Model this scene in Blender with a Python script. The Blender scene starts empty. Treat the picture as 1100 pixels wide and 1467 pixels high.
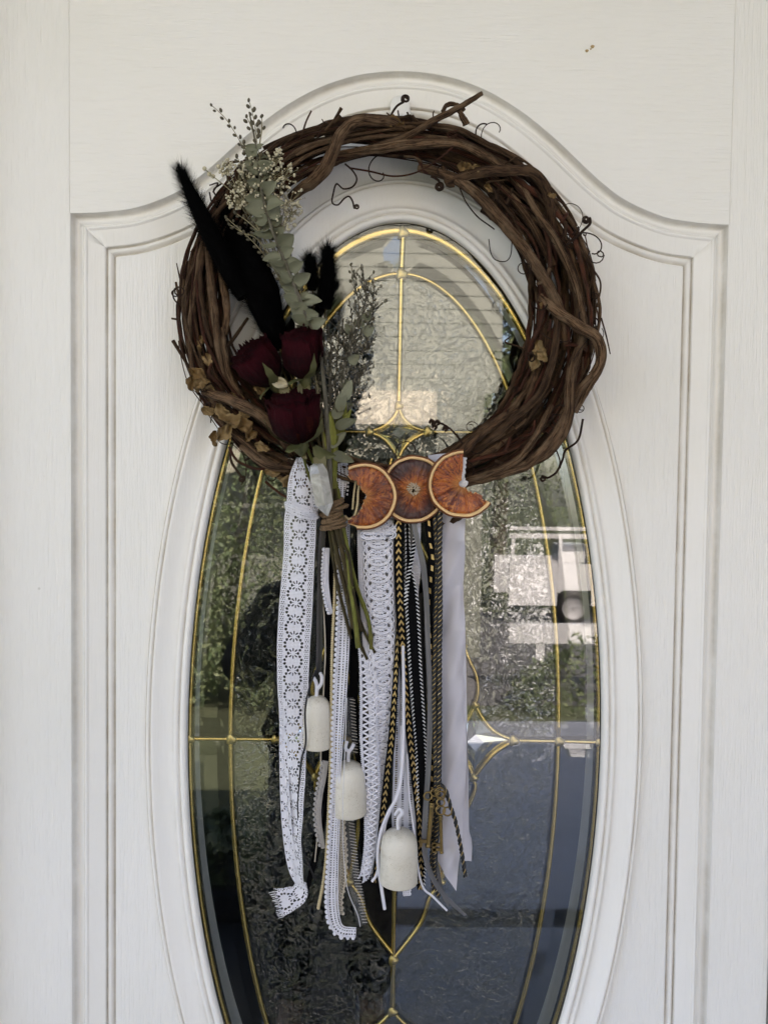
import bpy, bmesh, math, random
import numpy as np
from mathutils import Vector, Matrix, Euler, noise as mnoise
random.seed(7)
rng = np.random.default_rng(7)
scene = bpy.context.scene
PI = math.pi
# ---------------------------------------------------------------- camera, world, sun, exposure
S = 0.00065                      # metres per photo pixel on the door's face
FPX = 1100.0                     # focal length in photo pixels (photo is 1100 x 1467)
CAM = np.array([0.0, -FPX * S, 1.45])
PITCH, YAW, ROLL = math.radians(-2.0), math.radians(-0.9), math.radians(0.7)
cam_data = bpy.data.cameras.new("camera")
cam = bpy.data.objects.new("camera", cam_data)
scene.collection.objects.link(cam)
RM = (Matrix.Rotation(YAW, 3, 'Z') @ Matrix.Rotation(PI / 2 + PITCH, 3, 'X') @ Matrix.Rotation(ROLL, 3, 'Z'))
cam.matrix_world = Matrix.Translation(Vector(CAM)) @ RM.to_4x4()
cam_data.sensor_fit = 'HORIZONTAL'
cam_data.sensor_width = 36.0
cam_data.lens = 36.0 * FPX / 1100.0
cam_data.clip_start = 0.02
cam_data.clip_end = 500
scene.camera = cam
SUN_EL, SUN_AZ = math.radians(42), math.radians(22)      # sun stands behind the house, a little to the right
sd = Vector((math.sin(SUN_AZ) * math.cos(SUN_EL), math.cos(SUN_AZ) * math.cos(SUN_EL), math.sin(SUN_EL)))
world = bpy.data.worlds.new("World"); scene.world = world; world.use_nodes = True
wn = world.node_tree.nodes; wl = world.node_tree.links
for n in list(wn): wn.remove(n)
wo = wn.new('ShaderNodeOutputWorld'); wb = wn.new('ShaderNodeBackground'); ws = wn.new('ShaderNodeTexSky')
ws.sky_type = 'NISHITA'; ws.sun_disc = False; ws.sun_elevation = SUN_EL; ws.sun_rotation = SUN_AZ
ws.air_density = 1.0; ws.dust_density = 2.0; ws.ozone_density = 1.0
wb.inputs['Strength'].default_value = 0.15
wl.new(ws.outputs[0], wb.inputs[0]); wl.new(wb.outputs[0], wo.inputs[0])
sun_d = bpy.data.lights.new("sun", 'SUN'); sun_d.energy = 4.5; sun_d.angle = math.radians(0.5); sun_d.color = (1, 0.95, 0.88)
sun = bpy.data.objects.new("sun", sun_d); scene.collection.objects.link(sun)
sun.rotation_euler = (-sd).to_track_quat('-Z', 'Y').to_euler()
scene.view_settings.view_transform = 'Standard'
scene.view_settings.look = 'None'
scene.view_settings.exposure = 2.54
try:
    scene.view_settings.use_white_balance = True; scene.view_settings.white_balance_temperature = 7350; scene.view_settings.white_balance_tint = 24
except Exception: pass
scene.view_settings.gamma = 1.0
scene.render.engine = 'CYCLES'
scene.cycles.max_bounces = 10
scene.cycles.transparent_max_bounces = 24
try: scene.cycles.use_denoising = True; scene.cycles.sample_clamp_indirect = 6.0
except Exception: pass

# ---------------------------------------------------------------- pixel -> point helpers
RN = np.array(RM)
def at(px, py, h=0.0):
    """point on the plane y = -h seen at photo pixel (px, py)"""
    px = np.asarray(px, float); py = np.asarray(py, float); h = np.asarray(h, float)
    d = np.stack([(px - 550) / FPX, -(py - 733.5) / FPX, -np.ones_like(px * 1.0)], -1) @ RN.T
    t = (-h - CAM[1]) / d[..., 1]
    return CAM + d * t[..., None]

def catmull(P, n):
    """resample a control polyline of any dimension with n points by a centripetal-ish spline"""
    P = np.asarray(P, float)
    if len(P) == 2:
        t = np.linspace(0, 1, n)[:, None]
        return P[0] * (1 - t) + P[1] * t
    d = np.r_[0, np.cumsum(np.linalg.norm(np.diff(P[:, :2], axis=0), axis=1) + 1e-9)]
    Q = np.vstack([2 * P[0] - P[1], P, 2 * P[-1] - P[-2]])
    m = np.linspace(0, d[-1], n)
    k = np.clip(np.searchsorted(d, m, side='right') - 1, 0, len(P) - 2)
    t = ((m - d[k]) / (d[k + 1] - d[k]))[:, None]
    a, b, c, e = Q[k], Q[k + 1], Q[k + 2], Q[k + 3]
    return 0.5 * ((2 * b) + (c - a) * t + (2 * a - 5 * b + 4 * c - e) * t ** 2 + (3 * b - a - 3 * c + e) * t ** 3)

def pn(x, seed=0, f=1.0):
    """cheap smooth 1-3D noise in -1..1 on arrays of points (n,k)"""
    r = np.random.default_rng(seed)
    x = np.atleast_2d(np.asarray(x, float)); s = 0
    for i in range(6):
        k = r.normal(size=x.shape[1]) * f * (0.7 + 0.5 * i); s = s + np.sin(x @ k + r.uniform(0, 7)) / (1 + 0.35 * i)
    return s / 3.2

# ---------------------------------------------------------------- mesh builder
ORG = {}
class MB:
    def __init__(s): s.v = []; s.f = []; s.n = 0; s.c = []; s.uv = []
    def add(s, v, f, col=0.0, uv=None):
        v = np.asarray(v, float).reshape(-1, 3)
        s.v.append(v); s.f.append((np.asarray(f, np.int64) + s.n)); s.n += len(v)
        s.c.append(np.broadcast_to(np.asarray(col, float), (len(v),)).copy())
        s.uv.append(np.zeros((len(v), 2)) if uv is None else np.asarray(uv, float).reshape(-1, 2))
        return s
    def grid(s, P, col=0.0, uv=None, keep=None, close=False):
        """P (n,m,3) grid"""
        n, m = P.shape[:2]
        idx = np.arange(n * m).reshape(n, m)
        if close: idx = np.hstack([idx, idx[:, :1]])
        a, b, c, d = idx[:-1, :-1], idx[1:, :-1], idx[1:, 1:], idx[:-1, 1:]
        F = np.stack([a, b, c, d], -1)
        if keep is not None: F = F[keep]
        c_ = col if np.ndim(col) == 0 else np.asarray(col).reshape(-1)
        return s.add(P.reshape(-1, 3), F.reshape(-1, 4), c_, uv)
    def tube(s, P, r, sides=6, col=0.0, cap=True, flat=1.0, rough=0.0):
        P = np.asarray(P, float); n = len(P)
        if n < 2: return s
        r = np.broadcast_to(np.asarray(r, float), (n,))
        T = np.gradient(P, axis=0); T /= np.linalg.norm(T, axis=1)[:, None] + 1e-12
        N = np.zeros_like(P)
        u = np.cross(T[0], [0, 1, 0.1]);
        if np.linalg.norm(u) < 1e-3: u = np.cross(T[0], [1, 0, 0])
        u /= np.linalg.norm(u); N[0] = u
        for i in range(1, n):
            u = u - T[i] * (u @ T[i]); u /= np.linalg.norm(u) + 1e-12; N[i] = u
        B = np.cross(T, N)
        a = np.linspace(0, 2 * PI, sides + 1)
        ca, sa = np.cos(a), np.sin(a)
        L = np.r_[0, np.cumsum(np.linalg.norm(np.diff(P, axis=0), axis=1))]
        rk = np.ones((n, sides + 1))
        if rough:
            q = np.stack(np.broadcast_arrays(ca[None] * 1.6, sa[None] * 1.6, (L / r.mean() * .35)[:, None]), -1).reshape(-1, 3)
            rk = 1 + rough * (pn(q, int(abs(P[0, 0]) * 9e5) % 9973, 1.0) + .6 * pn(q, int(abs(P[0, 2]) * 9e5) % 9973, 2.6)).reshape(n, sides + 1)
        R = P[:, None] + (r[:, None] * rk)[..., None] * (N[:, None] * ca[None, :, None] + flat * B[:, None] * sa[None, :, None])
        L = np.r_[0, np.cumsum(np.linalg.norm(np.diff(P, axis=0), axis=1))]
        uv = np.stack(np.broadcast_arrays(a[None, :] / (2 * PI), L[:, None]), -1)
        s.grid(R, col, uv)
        if cap:
            for i in (0, n - 1):
                ring = R[i, :-1]; v = np.vstack([ring, P[i][None]])
                k = np.arange(sides); f = np.stack([k, (k + 1) % sides, np.full(sides, sides), np.full(sides, sides)], -1)
                s.add(v, f[:, [0, 1, 2, 2]] if False else f[:, [0, 1, 2, 3]], col if np.ndim(col) == 0 else 0.0, np.full((sides + 1, 2), L[i]))
        return s
    def build(s, name, mat, parent=None, smooth=True, loc=None, kind=None):
        V = np.vstack(s.v) if s.v else np.zeros((0, 3))
        C = np.concatenate(s.c); U = np.vstack(s.uv)
        F = []
        for f in s.f: F += f.tolist()
        F = [tuple(dict.fromkeys(f)) for f in F]
        F = [f for f in F if len(f) > 2]
        org = np.zeros(3)
        if parent is not None: org = ORG[parent.name]
        elif loc is not None: org = np.asarray(loc, float)
        me = bpy.data.meshes.new(name)
        me.from_pydata((V - org).tolist(), [], F)
        at_ = me.attributes.new("tint", 'FLOAT', 'POINT'); at_.data.foreach_set("value", C.astype(np.float32))
        at2 = me.attributes.new("along", 'FLOAT2', 'POINT'); at2.data.foreach_set("vector", U.astype(np.float32).ravel())
        if smooth: me.polygons.foreach_set("use_smooth", [True] * len(me.polygons))
        me.materials.append(mat)
        me.update()
        o = bpy.data.objects.new(name, me); scene.collection.objects.link(o)
        if parent is not None:
            o.parent = parent; ORG[o.name] = org
        else:
            o.location = org; ORG[o.name] = org
        if kind: o['kind'] = kind
        return o

def thing(name, label, cat, loc, group=None):
    o = bpy.data.objects.new(name, None); scene.collection.objects.link(o)
    o.empty_display_size = 0.02
    o.location = loc; ORG[o.name] = np.asarray(loc, float)
    o['label'] = label; o['category'] = cat
    if group: o['group'] = group
    return o
def tag(o, label, cat, group=None):
    o['label'] = label; o['category'] = cat
    if group: o['group'] = group
    return o
def lab(o, label): o['label'] = label; return o

# ---------------------------------------------------------------- node helpers
def newmat(name):
    m = bpy.data.materials.new(name); m.use_nodes = True
    nt = m.node_tree
    return m, nt, nt.nodes['Principled BSDF']
def nd(nt, t, **kw):
    n = nt.nodes.new(t)
    for k, v in kw.items():
        if k.startswith('_'): setattr(n, k[1:], v)
        else: n.inputs[k].default_value = v
    return n
def coords(nt, scale=(1, 1, 1), rot=(0, 0, 0), src='Object'):
    tc = nd(nt, 'ShaderNodeTexCoord'); mp = nd(nt, 'ShaderNodeMapping')
    mp.inputs['Scale'].default_value = scale; mp.inputs['Rotation'].default_value = rot
    nt.links.new(tc.outputs[src], mp.inputs[0]); return mp.outputs[0]
def noise(nt, vec, scale, detail=4, rough=0.6, dist=0.0):
    n = nd(nt, 'ShaderNodeTexNoise'); n.inputs['Scale'].default_value = scale; n.inputs['Detail'].default_value = detail
    n.inputs['Roughness'].default_value = rough; n.inputs['Distortion'].default_value = dist
    if vec is not None: nt.links.new(vec, n.inputs['Vector'])
    return n.outputs['Fac']
def ramp(nt, fac, stops):
    r = nd(nt, 'ShaderNodeValToRGB'); e = r.color_ramp.elements
    while len(e) < len(stops): e.new(0.5)
    for el, (p, c) in zip(e, stops):
        el.position = p; el.color = (*c, 1) if len(c) == 3 else c
    nt.links.new(fac, r.inputs[0]); return r.outputs[0]
def g3(v): return (v, v, v)
def mix(nt, fac, a, b, mode='MIX'):
    m = nd(nt, 'ShaderNodeMix', _data_type='RGBA', _blend_type=mode)
    for s_, v in ((m.inputs[0], fac), (m.inputs[6], a), (m.inputs[7], b)):
        if hasattr(v, 'links'): nt.links.new(v, s_)
        elif s_.type == 'VALUE': s_.default_value = v
        else: s_.default_value = (*v, 1)
    return m.outputs[2]
def math_(nt, op, a, b=0.0, c=None):
    m = nd(nt, 'ShaderNodeMath', _operation=op)
    for s_, v in zip(m.inputs, (a, b, c)):
        if v is None: continue
        if hasattr(v, 'links'): nt.links.new(v, s_)
        else: s_.default_value = v
    return m.outputs[0]
def bump(nt, bs, height, strength=0.3, dist=0.001, chain=None):
    b = nd(nt, 'ShaderNodeBump'); b.inputs['Strength'].default_value = strength; b.inputs['Distance'].default_value = dist
    nt.links.new(height, b.inputs['Height'])
    if chain is not None: nt.links.new(chain, b.inputs['Normal'])
    if bs is not None: nt.links.new(b.outputs[0], bs.inputs['Normal'])
    return b.outputs[0]
def attr(nt, name, out='Fac'):
    a = nd(nt, 'ShaderNodeAttribute'); a.attribute_name = name; return a.outputs[out]
def simple(name, col, rough=0.5, metal=0.0, col2=None, nscale=400, bumpk=0.0, bscale=800, spec=None, tintcol=None, nvec=(1, 1, 1)):
    m, nt, b = newmat(name)
    b.inputs['Roughness'].default_value = rough; b.inputs['Metallic'].default_value = metal
    if spec is not None: b.inputs['Specular IOR Level'].default_value = spec
    v = coords(nt, nvec)
    c2 = col2 if col2 is not None else tuple(x * 0.75 for x in col)
    c = mix(nt, noise(nt, v, nscale), c2, col)
    if tintcol is not None: c = mix(nt, attr(nt, 'tint'), c, tintcol)
    nt.links.new(c, b.inputs['Base Color'])
    if bumpk: bump(nt, b, noise(nt, v, bscale, 3), bumpk, 0.0006)
    return m

# painted fibreglass door skin with embossed wood grain: grain runs along z ('v') or along x ('h')
def paint(name, direction, k=1.0):
    m, nt, b = newmat(name)
    sc = (1, 1, 0.045) if direction == 'v' else (0.045, 1, 1)
    v = coords(nt, sc)
    n1 = noise(nt, v, 620, 5, 0.7, 0.35)
    n2 = noise(nt, v, 190, 3, 0.6, 0.8)
    vv = coords(nt)
    n3 = noise(nt, vv, 3.0, 3); n4 = noise(nt, vv, 26, 6, 0.75)
    base = mix(nt, ramp(nt, n3, [(0.3, g3(0)), (0.7, g3(1))]), (0.80, 0.79, 0.75), (0.83, 0.825, 0.805))
    # faint grime caught in the grain and a few scuffs
    g = ramp(nt, n1, [(0.28, g3(1)), (0.45, g3(0))])
    gg = math_(nt, 'MULTIPLY', g, ramp(nt, n4, [(0.45, g3(0)), (0.75, g3(1))]))
    c = mix(nt, math_(nt, 'MULTIPLY', gg, 0.35), base, (0.55, 0.52, 0.44))
    # dirt washed into the grooves (vertex attribute marks the grooves)
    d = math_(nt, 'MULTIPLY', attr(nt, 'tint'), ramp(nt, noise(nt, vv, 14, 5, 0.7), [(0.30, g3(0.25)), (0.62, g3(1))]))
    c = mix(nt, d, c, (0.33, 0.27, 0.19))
    # pin-point fly specks and chips
    vo = nd(nt, 'ShaderNodeTexVoronoi'); vo.inputs['Scale'].default_value = 36
    nt.links.new(vv, vo.inputs['Vector'])
    sp = ramp(nt, vo.outputs['Distance'], [(0.025, g3(0.9)), (0.06, g3(0))])
    sp = math_(nt, 'MULTIPLY', sp, ramp(nt, noise(nt, vv, 11, 2), [(0.62, g3(0)), (0.66, g3(1))]))
    c = mix(nt, sp, c, (0.25, 0.22, 0.17))
    nt.links.new(c, b.inputs['Base Color'])
    b.inputs['Roughness'].default_value = 0.42
    h = math_(nt, 'ADD', math_(nt, 'MULTIPLY', n1, 0.6), math_(nt, 'MULTIPLY', n2, 0.5))
    bump(nt, b, h, 1.0 * k, 0.0016)
    return m
M = {}
M['paint_v'] = paint('white_paint_upright_grain', 'v')
M['paint_h'] = paint('white_paint_level_grain', 'h', 0.8)
M['paint_s'] = paint('white_paint_smooth_moulding', 'v', 0.35)
# ---------------------------------------------------------------- surroundings the glass mirrors, and added light blockers
def boxv(x0, x1, y0, y1, z0, z1):
    v = np.array([[x, y, z] for x in (x0, x1) for y in (y0, y1) for z in (z0, z1)])
    f = [[0, 1, 3, 2], [4, 6, 7, 5], [0, 4, 5, 1], [2, 3, 7, 6], [0, 2, 6, 4], [1, 5, 7, 3]]
    return v, f
def box(name, mat, x0, x1, y0, y1, z0, z1, parent=None, kind='structure'):
    mb = MB(); mb.add(*boxv(x0, x1, y0, y1, z0, z1))
    return mb.build(name, mat, parent, smooth=False, kind=None if parent else kind)
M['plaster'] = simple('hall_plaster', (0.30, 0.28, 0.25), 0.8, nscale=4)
M['wallext'] = simple('house_paint', (0.78, 0.77, 0.73), 0.7, nscale=5, bumpk=0.3, bscale=120)
M['concrete'] = simple('porch_concrete', (0.34, 0.36, 0.40), 0.7, col2=(0.22, 0.235, 0.26), nscale=3, bumpk=0.4, bscale=60)
M['soil'] = simple('garden_ground', (0.10, 0.11, 0.06), 0.95, col2=(0.05, 0.065, 0.03), nscale=2.5)
M['asphalt'] = simple('driveway_asphalt', (0.11, 0.11, 0.115), 0.9, nscale=8)
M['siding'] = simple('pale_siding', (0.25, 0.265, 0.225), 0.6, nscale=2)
M['beam'] = simple('cream_beam_paint', (0.62, 0.57, 0.46), 0.6, nscale=3)
M['leafgreen'] = simple('hedge_leaf', (0.085, 0.13, 0.055), 0.6, col2=(0.05, 0.08, 0.035), nscale=6, tintcol=(0.19, 0.22, 0.11))
M['bark_far'] = simple('garden_bark', (0.10, 0.07, 0.05), 0.9, nscale=20)
M['carwhite'] = simple('car_white', (0.75, 0.76, 0.78), 0.25, nscale=2)
M['carglass'] = simple('car_glass', (0.02, 0.025, 0.03), 0.08, nscale=2, spec=0.8)
M['rubber'] = simple('black_rubber', (0.012, 0.012, 0.012), 0.6, nscale=60)
M['chrome'] = simple('wheel_alloy', (0.30, 0.30, 0.31), 0.6, 0.2, nscale=20)

DL, DR, DT = at(-18, 733).item(0), at(1098.5, 1420).item(0), 2.04    # door slab edges
# wall of the house with the door opening (butted pieces, one object) and the hallway box behind it
W = MB()
for b_ in ((-4, DL - 0.004, -0.02, 0.14, -0.9, 3.1), (DR + 0.004, 4, -0.02, 0.14, -0.9, 3.1), (DL - 0.004, DR + 0.004, -0.02, 0.14, DT + 0.004, 3.1), (DL - 0.004, DR + 0.004, -0.02, 0.14, -0.9, -0.004)):
    W.add(*boxv(*b_))
W.build('house_wall', M['wallext'], smooth=False, kind='structure')
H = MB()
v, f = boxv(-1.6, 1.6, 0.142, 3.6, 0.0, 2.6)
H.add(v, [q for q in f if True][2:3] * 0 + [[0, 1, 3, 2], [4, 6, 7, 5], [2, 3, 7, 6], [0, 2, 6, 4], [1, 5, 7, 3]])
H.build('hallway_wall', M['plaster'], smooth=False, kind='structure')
box('added_porch_ceiling', M['wallext'], -4, 4, -1.5, -0.022, 2.5, 2.6)  # added out of view to hold back the high sky light
box('added_side_wall', M['wallext'], 1.3, 1.42, -1.74, -0.022, 0.002, 2.498)  # added out of view to cut the light from the right
box('added_dark_strip', M['rubber'], .0, 4, -1.86, -1.752, -0.12, -0.001)  # black strip added for the shaded band mirrored at the step edge
box('porch_floor', M['concrete'], -4, 4, -1.75, -0.022, -0.12, 0.0)
box('porch_step', M['concrete'], -.02, 4, -2.15, -1.863, -0.32, -0.14)
box('path', M['concrete'], -.02, 4, -5.0, -2.2, -0.46, -0.32)
g = MB(); g.add([[-60, 40, -0.9], [60, 40, -0.9], [60, -90, -0.9], [-60, -90, -0.9]], [[3, 2, 1, 0]]); g.build('ground', M['soil'], smooth=False, kind='structure')
g = MB(); g.add([[0.6, -7.4, -0.893], [14, -7.4, -0.893], [14, -13.5, -0.893], [0.6, -13.5, -0.893]], [[3, 2, 1, 0]]); g.build('driveway', M['asphalt'], smooth=False, kind='structure')
# the neighbour's pale house across the garden: lapped boards, beam under the eaves, post
nb = thing('neighbour_house', 'pale cream lap-sided house across the garden, seen only as a reflection', 'house', (0, -8.3, -0.9))
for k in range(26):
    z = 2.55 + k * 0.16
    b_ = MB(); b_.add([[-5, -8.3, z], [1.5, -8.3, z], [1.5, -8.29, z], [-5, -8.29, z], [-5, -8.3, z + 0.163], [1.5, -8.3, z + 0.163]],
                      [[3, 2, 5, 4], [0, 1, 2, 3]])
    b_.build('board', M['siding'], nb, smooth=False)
box('beam', M['beam'], -5, 0.72, -8.26, -8.0, 2.14, 2.52, nb)
box('post', M['siding'], 0.72, 1.05, -8.24, -8.02, -0.9, 2.52, nb)
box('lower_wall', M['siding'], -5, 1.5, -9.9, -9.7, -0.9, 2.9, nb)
box('roof', M['bark_far'], -5.3, 1.8, -10.5, -7.9, 6.75, 6.9, nb)
def leafcloud(name, c, rad, n, sz, seed, mat='leafgreen', parent=None, flatz=1.0):
    r = np.random.default_rng(seed)
    u = r.normal(size=(n, 3)); u /= np.linalg.norm(u, axis=1)[:, None]
    q = u * (r.uniform(0.55, 1.0, n) ** 0.5)[:, None]
    q = q * (1 + 0.25 * pn(u * 1.0, seed, 2.2))[:, None]
    P = np.asarray(c) + q * np.asarray(rad)
    a = r.normal(size=(n, 3)); a /= np.linalg.norm(a, axis=1)[:, None]
    b = np.cross(a, r.normal(size=(n, 3))); b /= np.linalg.norm(b, axis=1)[:, None]
    s_ = sz * r.uniform(0.6, 1.3, n)[:, None]
    V = np.stack([P - a * s_, P + b * s_ * 0.5, P + a * s_, P - b * s_ * 0.5], 1).reshape(-1, 3)
    mb = MB(); mb.add(V, np.arange(4 * n).reshape(-1, 4), np.repeat(r.uniform(0, 1, n) ** 2, 4))
    return mb.build(name, M[mat], parent, smooth=False)
lb = ['low rounded green bush below the neighbour house, seen only mirrored', 'taller green bush in the middle of the garden bed, seen only mirrored',
      'dark green bush at the left end of the garden, seen only mirrored', 'spreading bush behind the driveway, seen only mirrored', 'green shrub beside the white rail, seen only mirrored']
for i, (c, rad, n) in enumerate([((-0.9, -7.2, 0.6), (1.3, 0.6, 1.5), 12000), ((-2.2, -7.3, 0.2), (0.9, 0.6, 1.6), 6000), ((-3.4, -6.9, 0.4), (1.5, 0.8, 1.5), 9000),
                                 ((3.4, -15.5, 0.7), (3.2, 1, 2.2), 16000), ((2.3, -7.3, -0.75), (0.9, 0.4, 0.62), 3000)]):
    tag(leafcloud('garden_bush', c, rad, n, 0.035, 40 + i), lb[i], 'bush', 'garden bushes')
for i, (x, y, h_, w) in enumerate([(2.9, -17, 6.5, 1.9), (6.0, -18, 7.5, 2.4), (-3.5, -20, 8.5, 3)]):
    t = thing('garden_tree', ['airy tree behind the white car, seen only mirrored', 'wide tree to the right behind the driveway, seen only mirrored', 'tall tree behind the neighbour house, seen only mirrored'][i], 'tree', (x, y, -0.9), 'garden trees')
    mb = MB(); mb.tube([(x, y, -0.9), (x + .1, y, h_ * .35), (x, y, h_ * .65)], [0.22, 0.16, 0.07], 8)
    for k in range(7):
        a = k * 2.4; mb.tube([(x + .05, y, h_ * .33 + .2 * k), (x + math.cos(a) * w * .6, y + math.sin(a) * w * .6, h_ * .5 + .25 * k)], [0.08, 0.02], 6)
    mb.build('trunk', M['bark_far'], t)
    leafcloud('crown', (x, y, h_ * .62), (w, w, h_ * .36), 6000, 0.13, 60 + i, parent=t)
def mir_at(px, py, D):
    """point seen at photo pixel (px, py) in a flat mirror on the door plane, D metres along y from the camera by way of the glass"""
    p = at(px, py, 0.0); d = (p - CAM) * (D / FPX / S); q = CAM + d; return float(q[0]), float(q[2])
# white rail in front of the drive
rl = thing('garden_rail', 'white painted rail on posts beside the driveway, seen only mirrored', 'fence', (2.4, -7.8, -0.9))
xa, za = mir_at(729, 893, 8.5); _, zb = mir_at(729, 921, 8.5)
box('rail', M['carwhite'], xa, xa + 4.5, -7.83, -7.75, zb, za, rl)
for k in range(3): box('post', M['carwhite'], xa + .3 + k * 1.6, xa + .4 + k * 1.6, -7.82, -7.76, -0.9, zb - .003, rl)
# white utility truck with a ladder rack, broadside
TD = 13.0; ty = -(TD - 0.715); X_ = lambda px: mir_at(px, 800, TD)[0]; Z_ = lambda py: mir_at(790, py, TD)[1]
truck = thing('parked_truck', 'white utility truck with a ladder rack parked on the driveway, seen only mirrored', 'truck', (X_(840), ty, -0.89))
tx0 = X_(730)
def tb(name, mat, px0, px1, py1, py0, dy0, dy1, par=None): return box(name, M[mat], X_(px0), X_(px1), ty - dy1, ty - dy0, Z_(py1), Z_(py0), par or truck)
tb('bed_side', 'carwhite', 730, 799, 868, 808, 0, .06); tb('bed_side', 'carwhite', 730, 880, 868, 808, 1.6, 1.66)
tb('bed_side', 'carwhite', 848, 880, 868, 808, 0, .06); tb('bed_side', 'carwhite', 799.3, 847.7, 846, 808, 0, .06)
tb('bed_floor', 'trousers_', 731, 880, 872, 866, .07, 1.59) if False else None
tb('rack_rail', 'carwhite', 730, 890, 760, 755, 0, .05); tb('rack_rail', 'carwhite', 730, 890, 772, 765, .055, .10)
for p_ in (733, 801, 853): tb('rack_post', 'carwhite', p_, p_ + 5, 807.5, 772.5, .055, .10)
tb('tool_box', 'carwhite', 806, 850, 807.5, 782, .3, .8)
tb('cab', 'carwhite', 890, 990, 866, 772, .02, 1.6); tb('cab_window', 'carglass', 900, 975, 806, 780, -.01, .018)
for px_ in (823, 965):
    x = X_(px_); z = Z_(871); rad_ = .30; a = np.linspace(0, 2 * PI, 33)[:-1]
    P = np.array([[[x + r_ * math.cos(t), ty + y_, z + r_ * math.sin(t)] for t in a] for r_, y_ in ((.2, -.25), (rad_ - .01, -.25), (rad_, -.02), (rad_ - .03, .02), (.20, .02))])
    w_ = MB(); w_.grid(P, close=True); w_ = w_.build('wheel', M['rubber'], truck)
    P = np.array([[[x + r_ * math.cos(t), ty + y_, z + r_ * math.sin(t)] for t in a] for r_, y_ in ((.20, .02), (.18, -.02), (.01, .005))])
    r2 = MB(); r2.grid(P, close=True); r2.build('rim', M['chrome'], w_)

# ---------------------------------------------------------------- the door
door = thing('front_door', 'white grained front door with a tall oval leaded window behind the wreath', 'door', (float((DL + DR) / 2), 0.0, 0.0))
def xz(p): return np.asarray(p)[..., [0, 2]]
L0 = [(100, 1467), (101.5, 900), (100.7, 304.5)]
top = [(100.7, 304.5), (140, 302.5), (183.6, 297.6), (218, 287), (256, 270.4), (287, 245.8), (321.8, 213), (356, 183.6), (391, 157.7), (425, 136.7), (458, 120), (500, 108), (540, 102.5), (575.6, 101),
       (616, 104.5), (652, 113.6), (692.7, 131), (743.7, 161.5), (794.6, 204.7), (845.5, 253.7), (896.4, 288.8), (947.3, 310.7), (998, 319.3), (1044, 321.9)]
tp = xz(at(*np.array(top).T))
xl = xz(at(100.7, 304.5))[0]; xr = tp[-1, 0]; zl = (tp[0, 1] + tp[-1, 1]) / 2
xm = (xl + xr) / 2
# make the arch truly symmetric: average it with its own mirror image
ts = catmull(tp, 241); hw_ = (xr - xl) / 2
def mirror_avg(c):
    xs = np.linspace(xl, xr, 161)
    z = np.interp(xs, c[:, 0], c[:, 1]); return xs, (z + z[::-1]) / 2
xs_, zs_ = mirror_avg(ts)
ZB = 0.60
outline = np.vstack([np.stack([xs_, zs_], 1), [[xr, ZB], [xl, ZB]]])      # clockwise seen from the camera
def densify(P, d=0.012):
    out = []
    for a, b in zip(P, np.roll(P, -1, axis=0)):
        n = max(1, int(np.linalg.norm(b - a) / d)); out += [a + (b - a) * k / n for k in range(n)]
    return np.array(out)
outline = densify(outline)
CORN = [int(np.argmin(np.linalg.norm(outline - np.array(c), axis=1))) for c in ((xs_[0], zs_[0]), (xs_[-1], zs_[-1]), (xr, ZB), (xl, ZB))]
def inset(P, d):
    """inward mitred offset of the clockwise closed outline"""
    A = P - np.roll(P, 1, axis=0); B = np.roll(P, -1, axis=0) - P
    A /= np.linalg.norm(A, axis=1)[:, None]; B /= np.linalg.norm(B, axis=1)[:, None]
    na = np.stack([A[:, 1], -A[:, 0]], 1); nb_ = np.stack([B[:, 1], -B[:, 0]], 1)
    m = na + nb_; m /= (m * m).sum(1)[:, None] / 2
    Q = P + m * d
    i1 = CORN[1]
    tl, tr = Q[CORN[0]].copy(), Q[i1].copy()
    for k in range(1, i1):
        if Q[k, 0] < tl[0]: Q[k] = tl
        if Q[k, 0] > tr[0]: Q[k] = tr
    s_ = np.arange(len(Q)) > i1
    Q[s_, 1] = np.clip(Q[s_, 1], ZB + d, None)
    r_ = s_ & (np.arange(len(Q)) < CORN[2]); Q[r_, 1] = np.minimum(Q[r_, 1], tr[1])
    l_ = np.arange(len(Q)) > CORN[3]; Q[l_, 1] = np.minimum(Q[l_, 1], tl[1])
    b_ = (np.arange(len(Q)) >= CORN[2]) & (np.arange(len(Q)) <= CORN[3]); Q[b_, 0] = np.clip(Q[b_, 0], xl + d, xr - d)
    return Q
prof = [(0, 0, 0), (0.6, -1.0, .3), (2.2, -4.2, .55), (4, -5.6, .35), (7, -6.0, .1), (10, -5.4, 0), (13, -4.0, 0), (15.5, -2.4, 0), (16.6, -2.2, .15), (17.6, -2.6, .35), (18.4, -1.2, .1), (19.5, -0.5, 0), (21.5, -0.6, 0), (23, -1.5, .2),
        (24, -1.7, .05), (46.5, -1.7, .05), (48, -2.0, .3), (48.8, -3.8, .8), (50.5, -3.9, .8), (51.6, -2.0, .3), (54, -1.7, .1), (57, -1.9, .2), (59.5, -4.4, .75), (61.5, -4.4, .7), (62.6, -1.6, .15), (64, -1.2, 0)]
MM = 0.001
rings = [np.insert(inset(outline, d * S), 1, -h * 1.35 * MM, axis=1) for d, h, t in prof]
P = np.array(rings)                                                       # (rings, pts, 3)
def order(P3): return P3
mo = MB(); mo.grid(P, np.repeat(np.array([p[2] for p in prof])[:, None], P.shape[1], 1), close=True)
mould = mo.build('panel_moulding', M['paint_s'], door)
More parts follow.
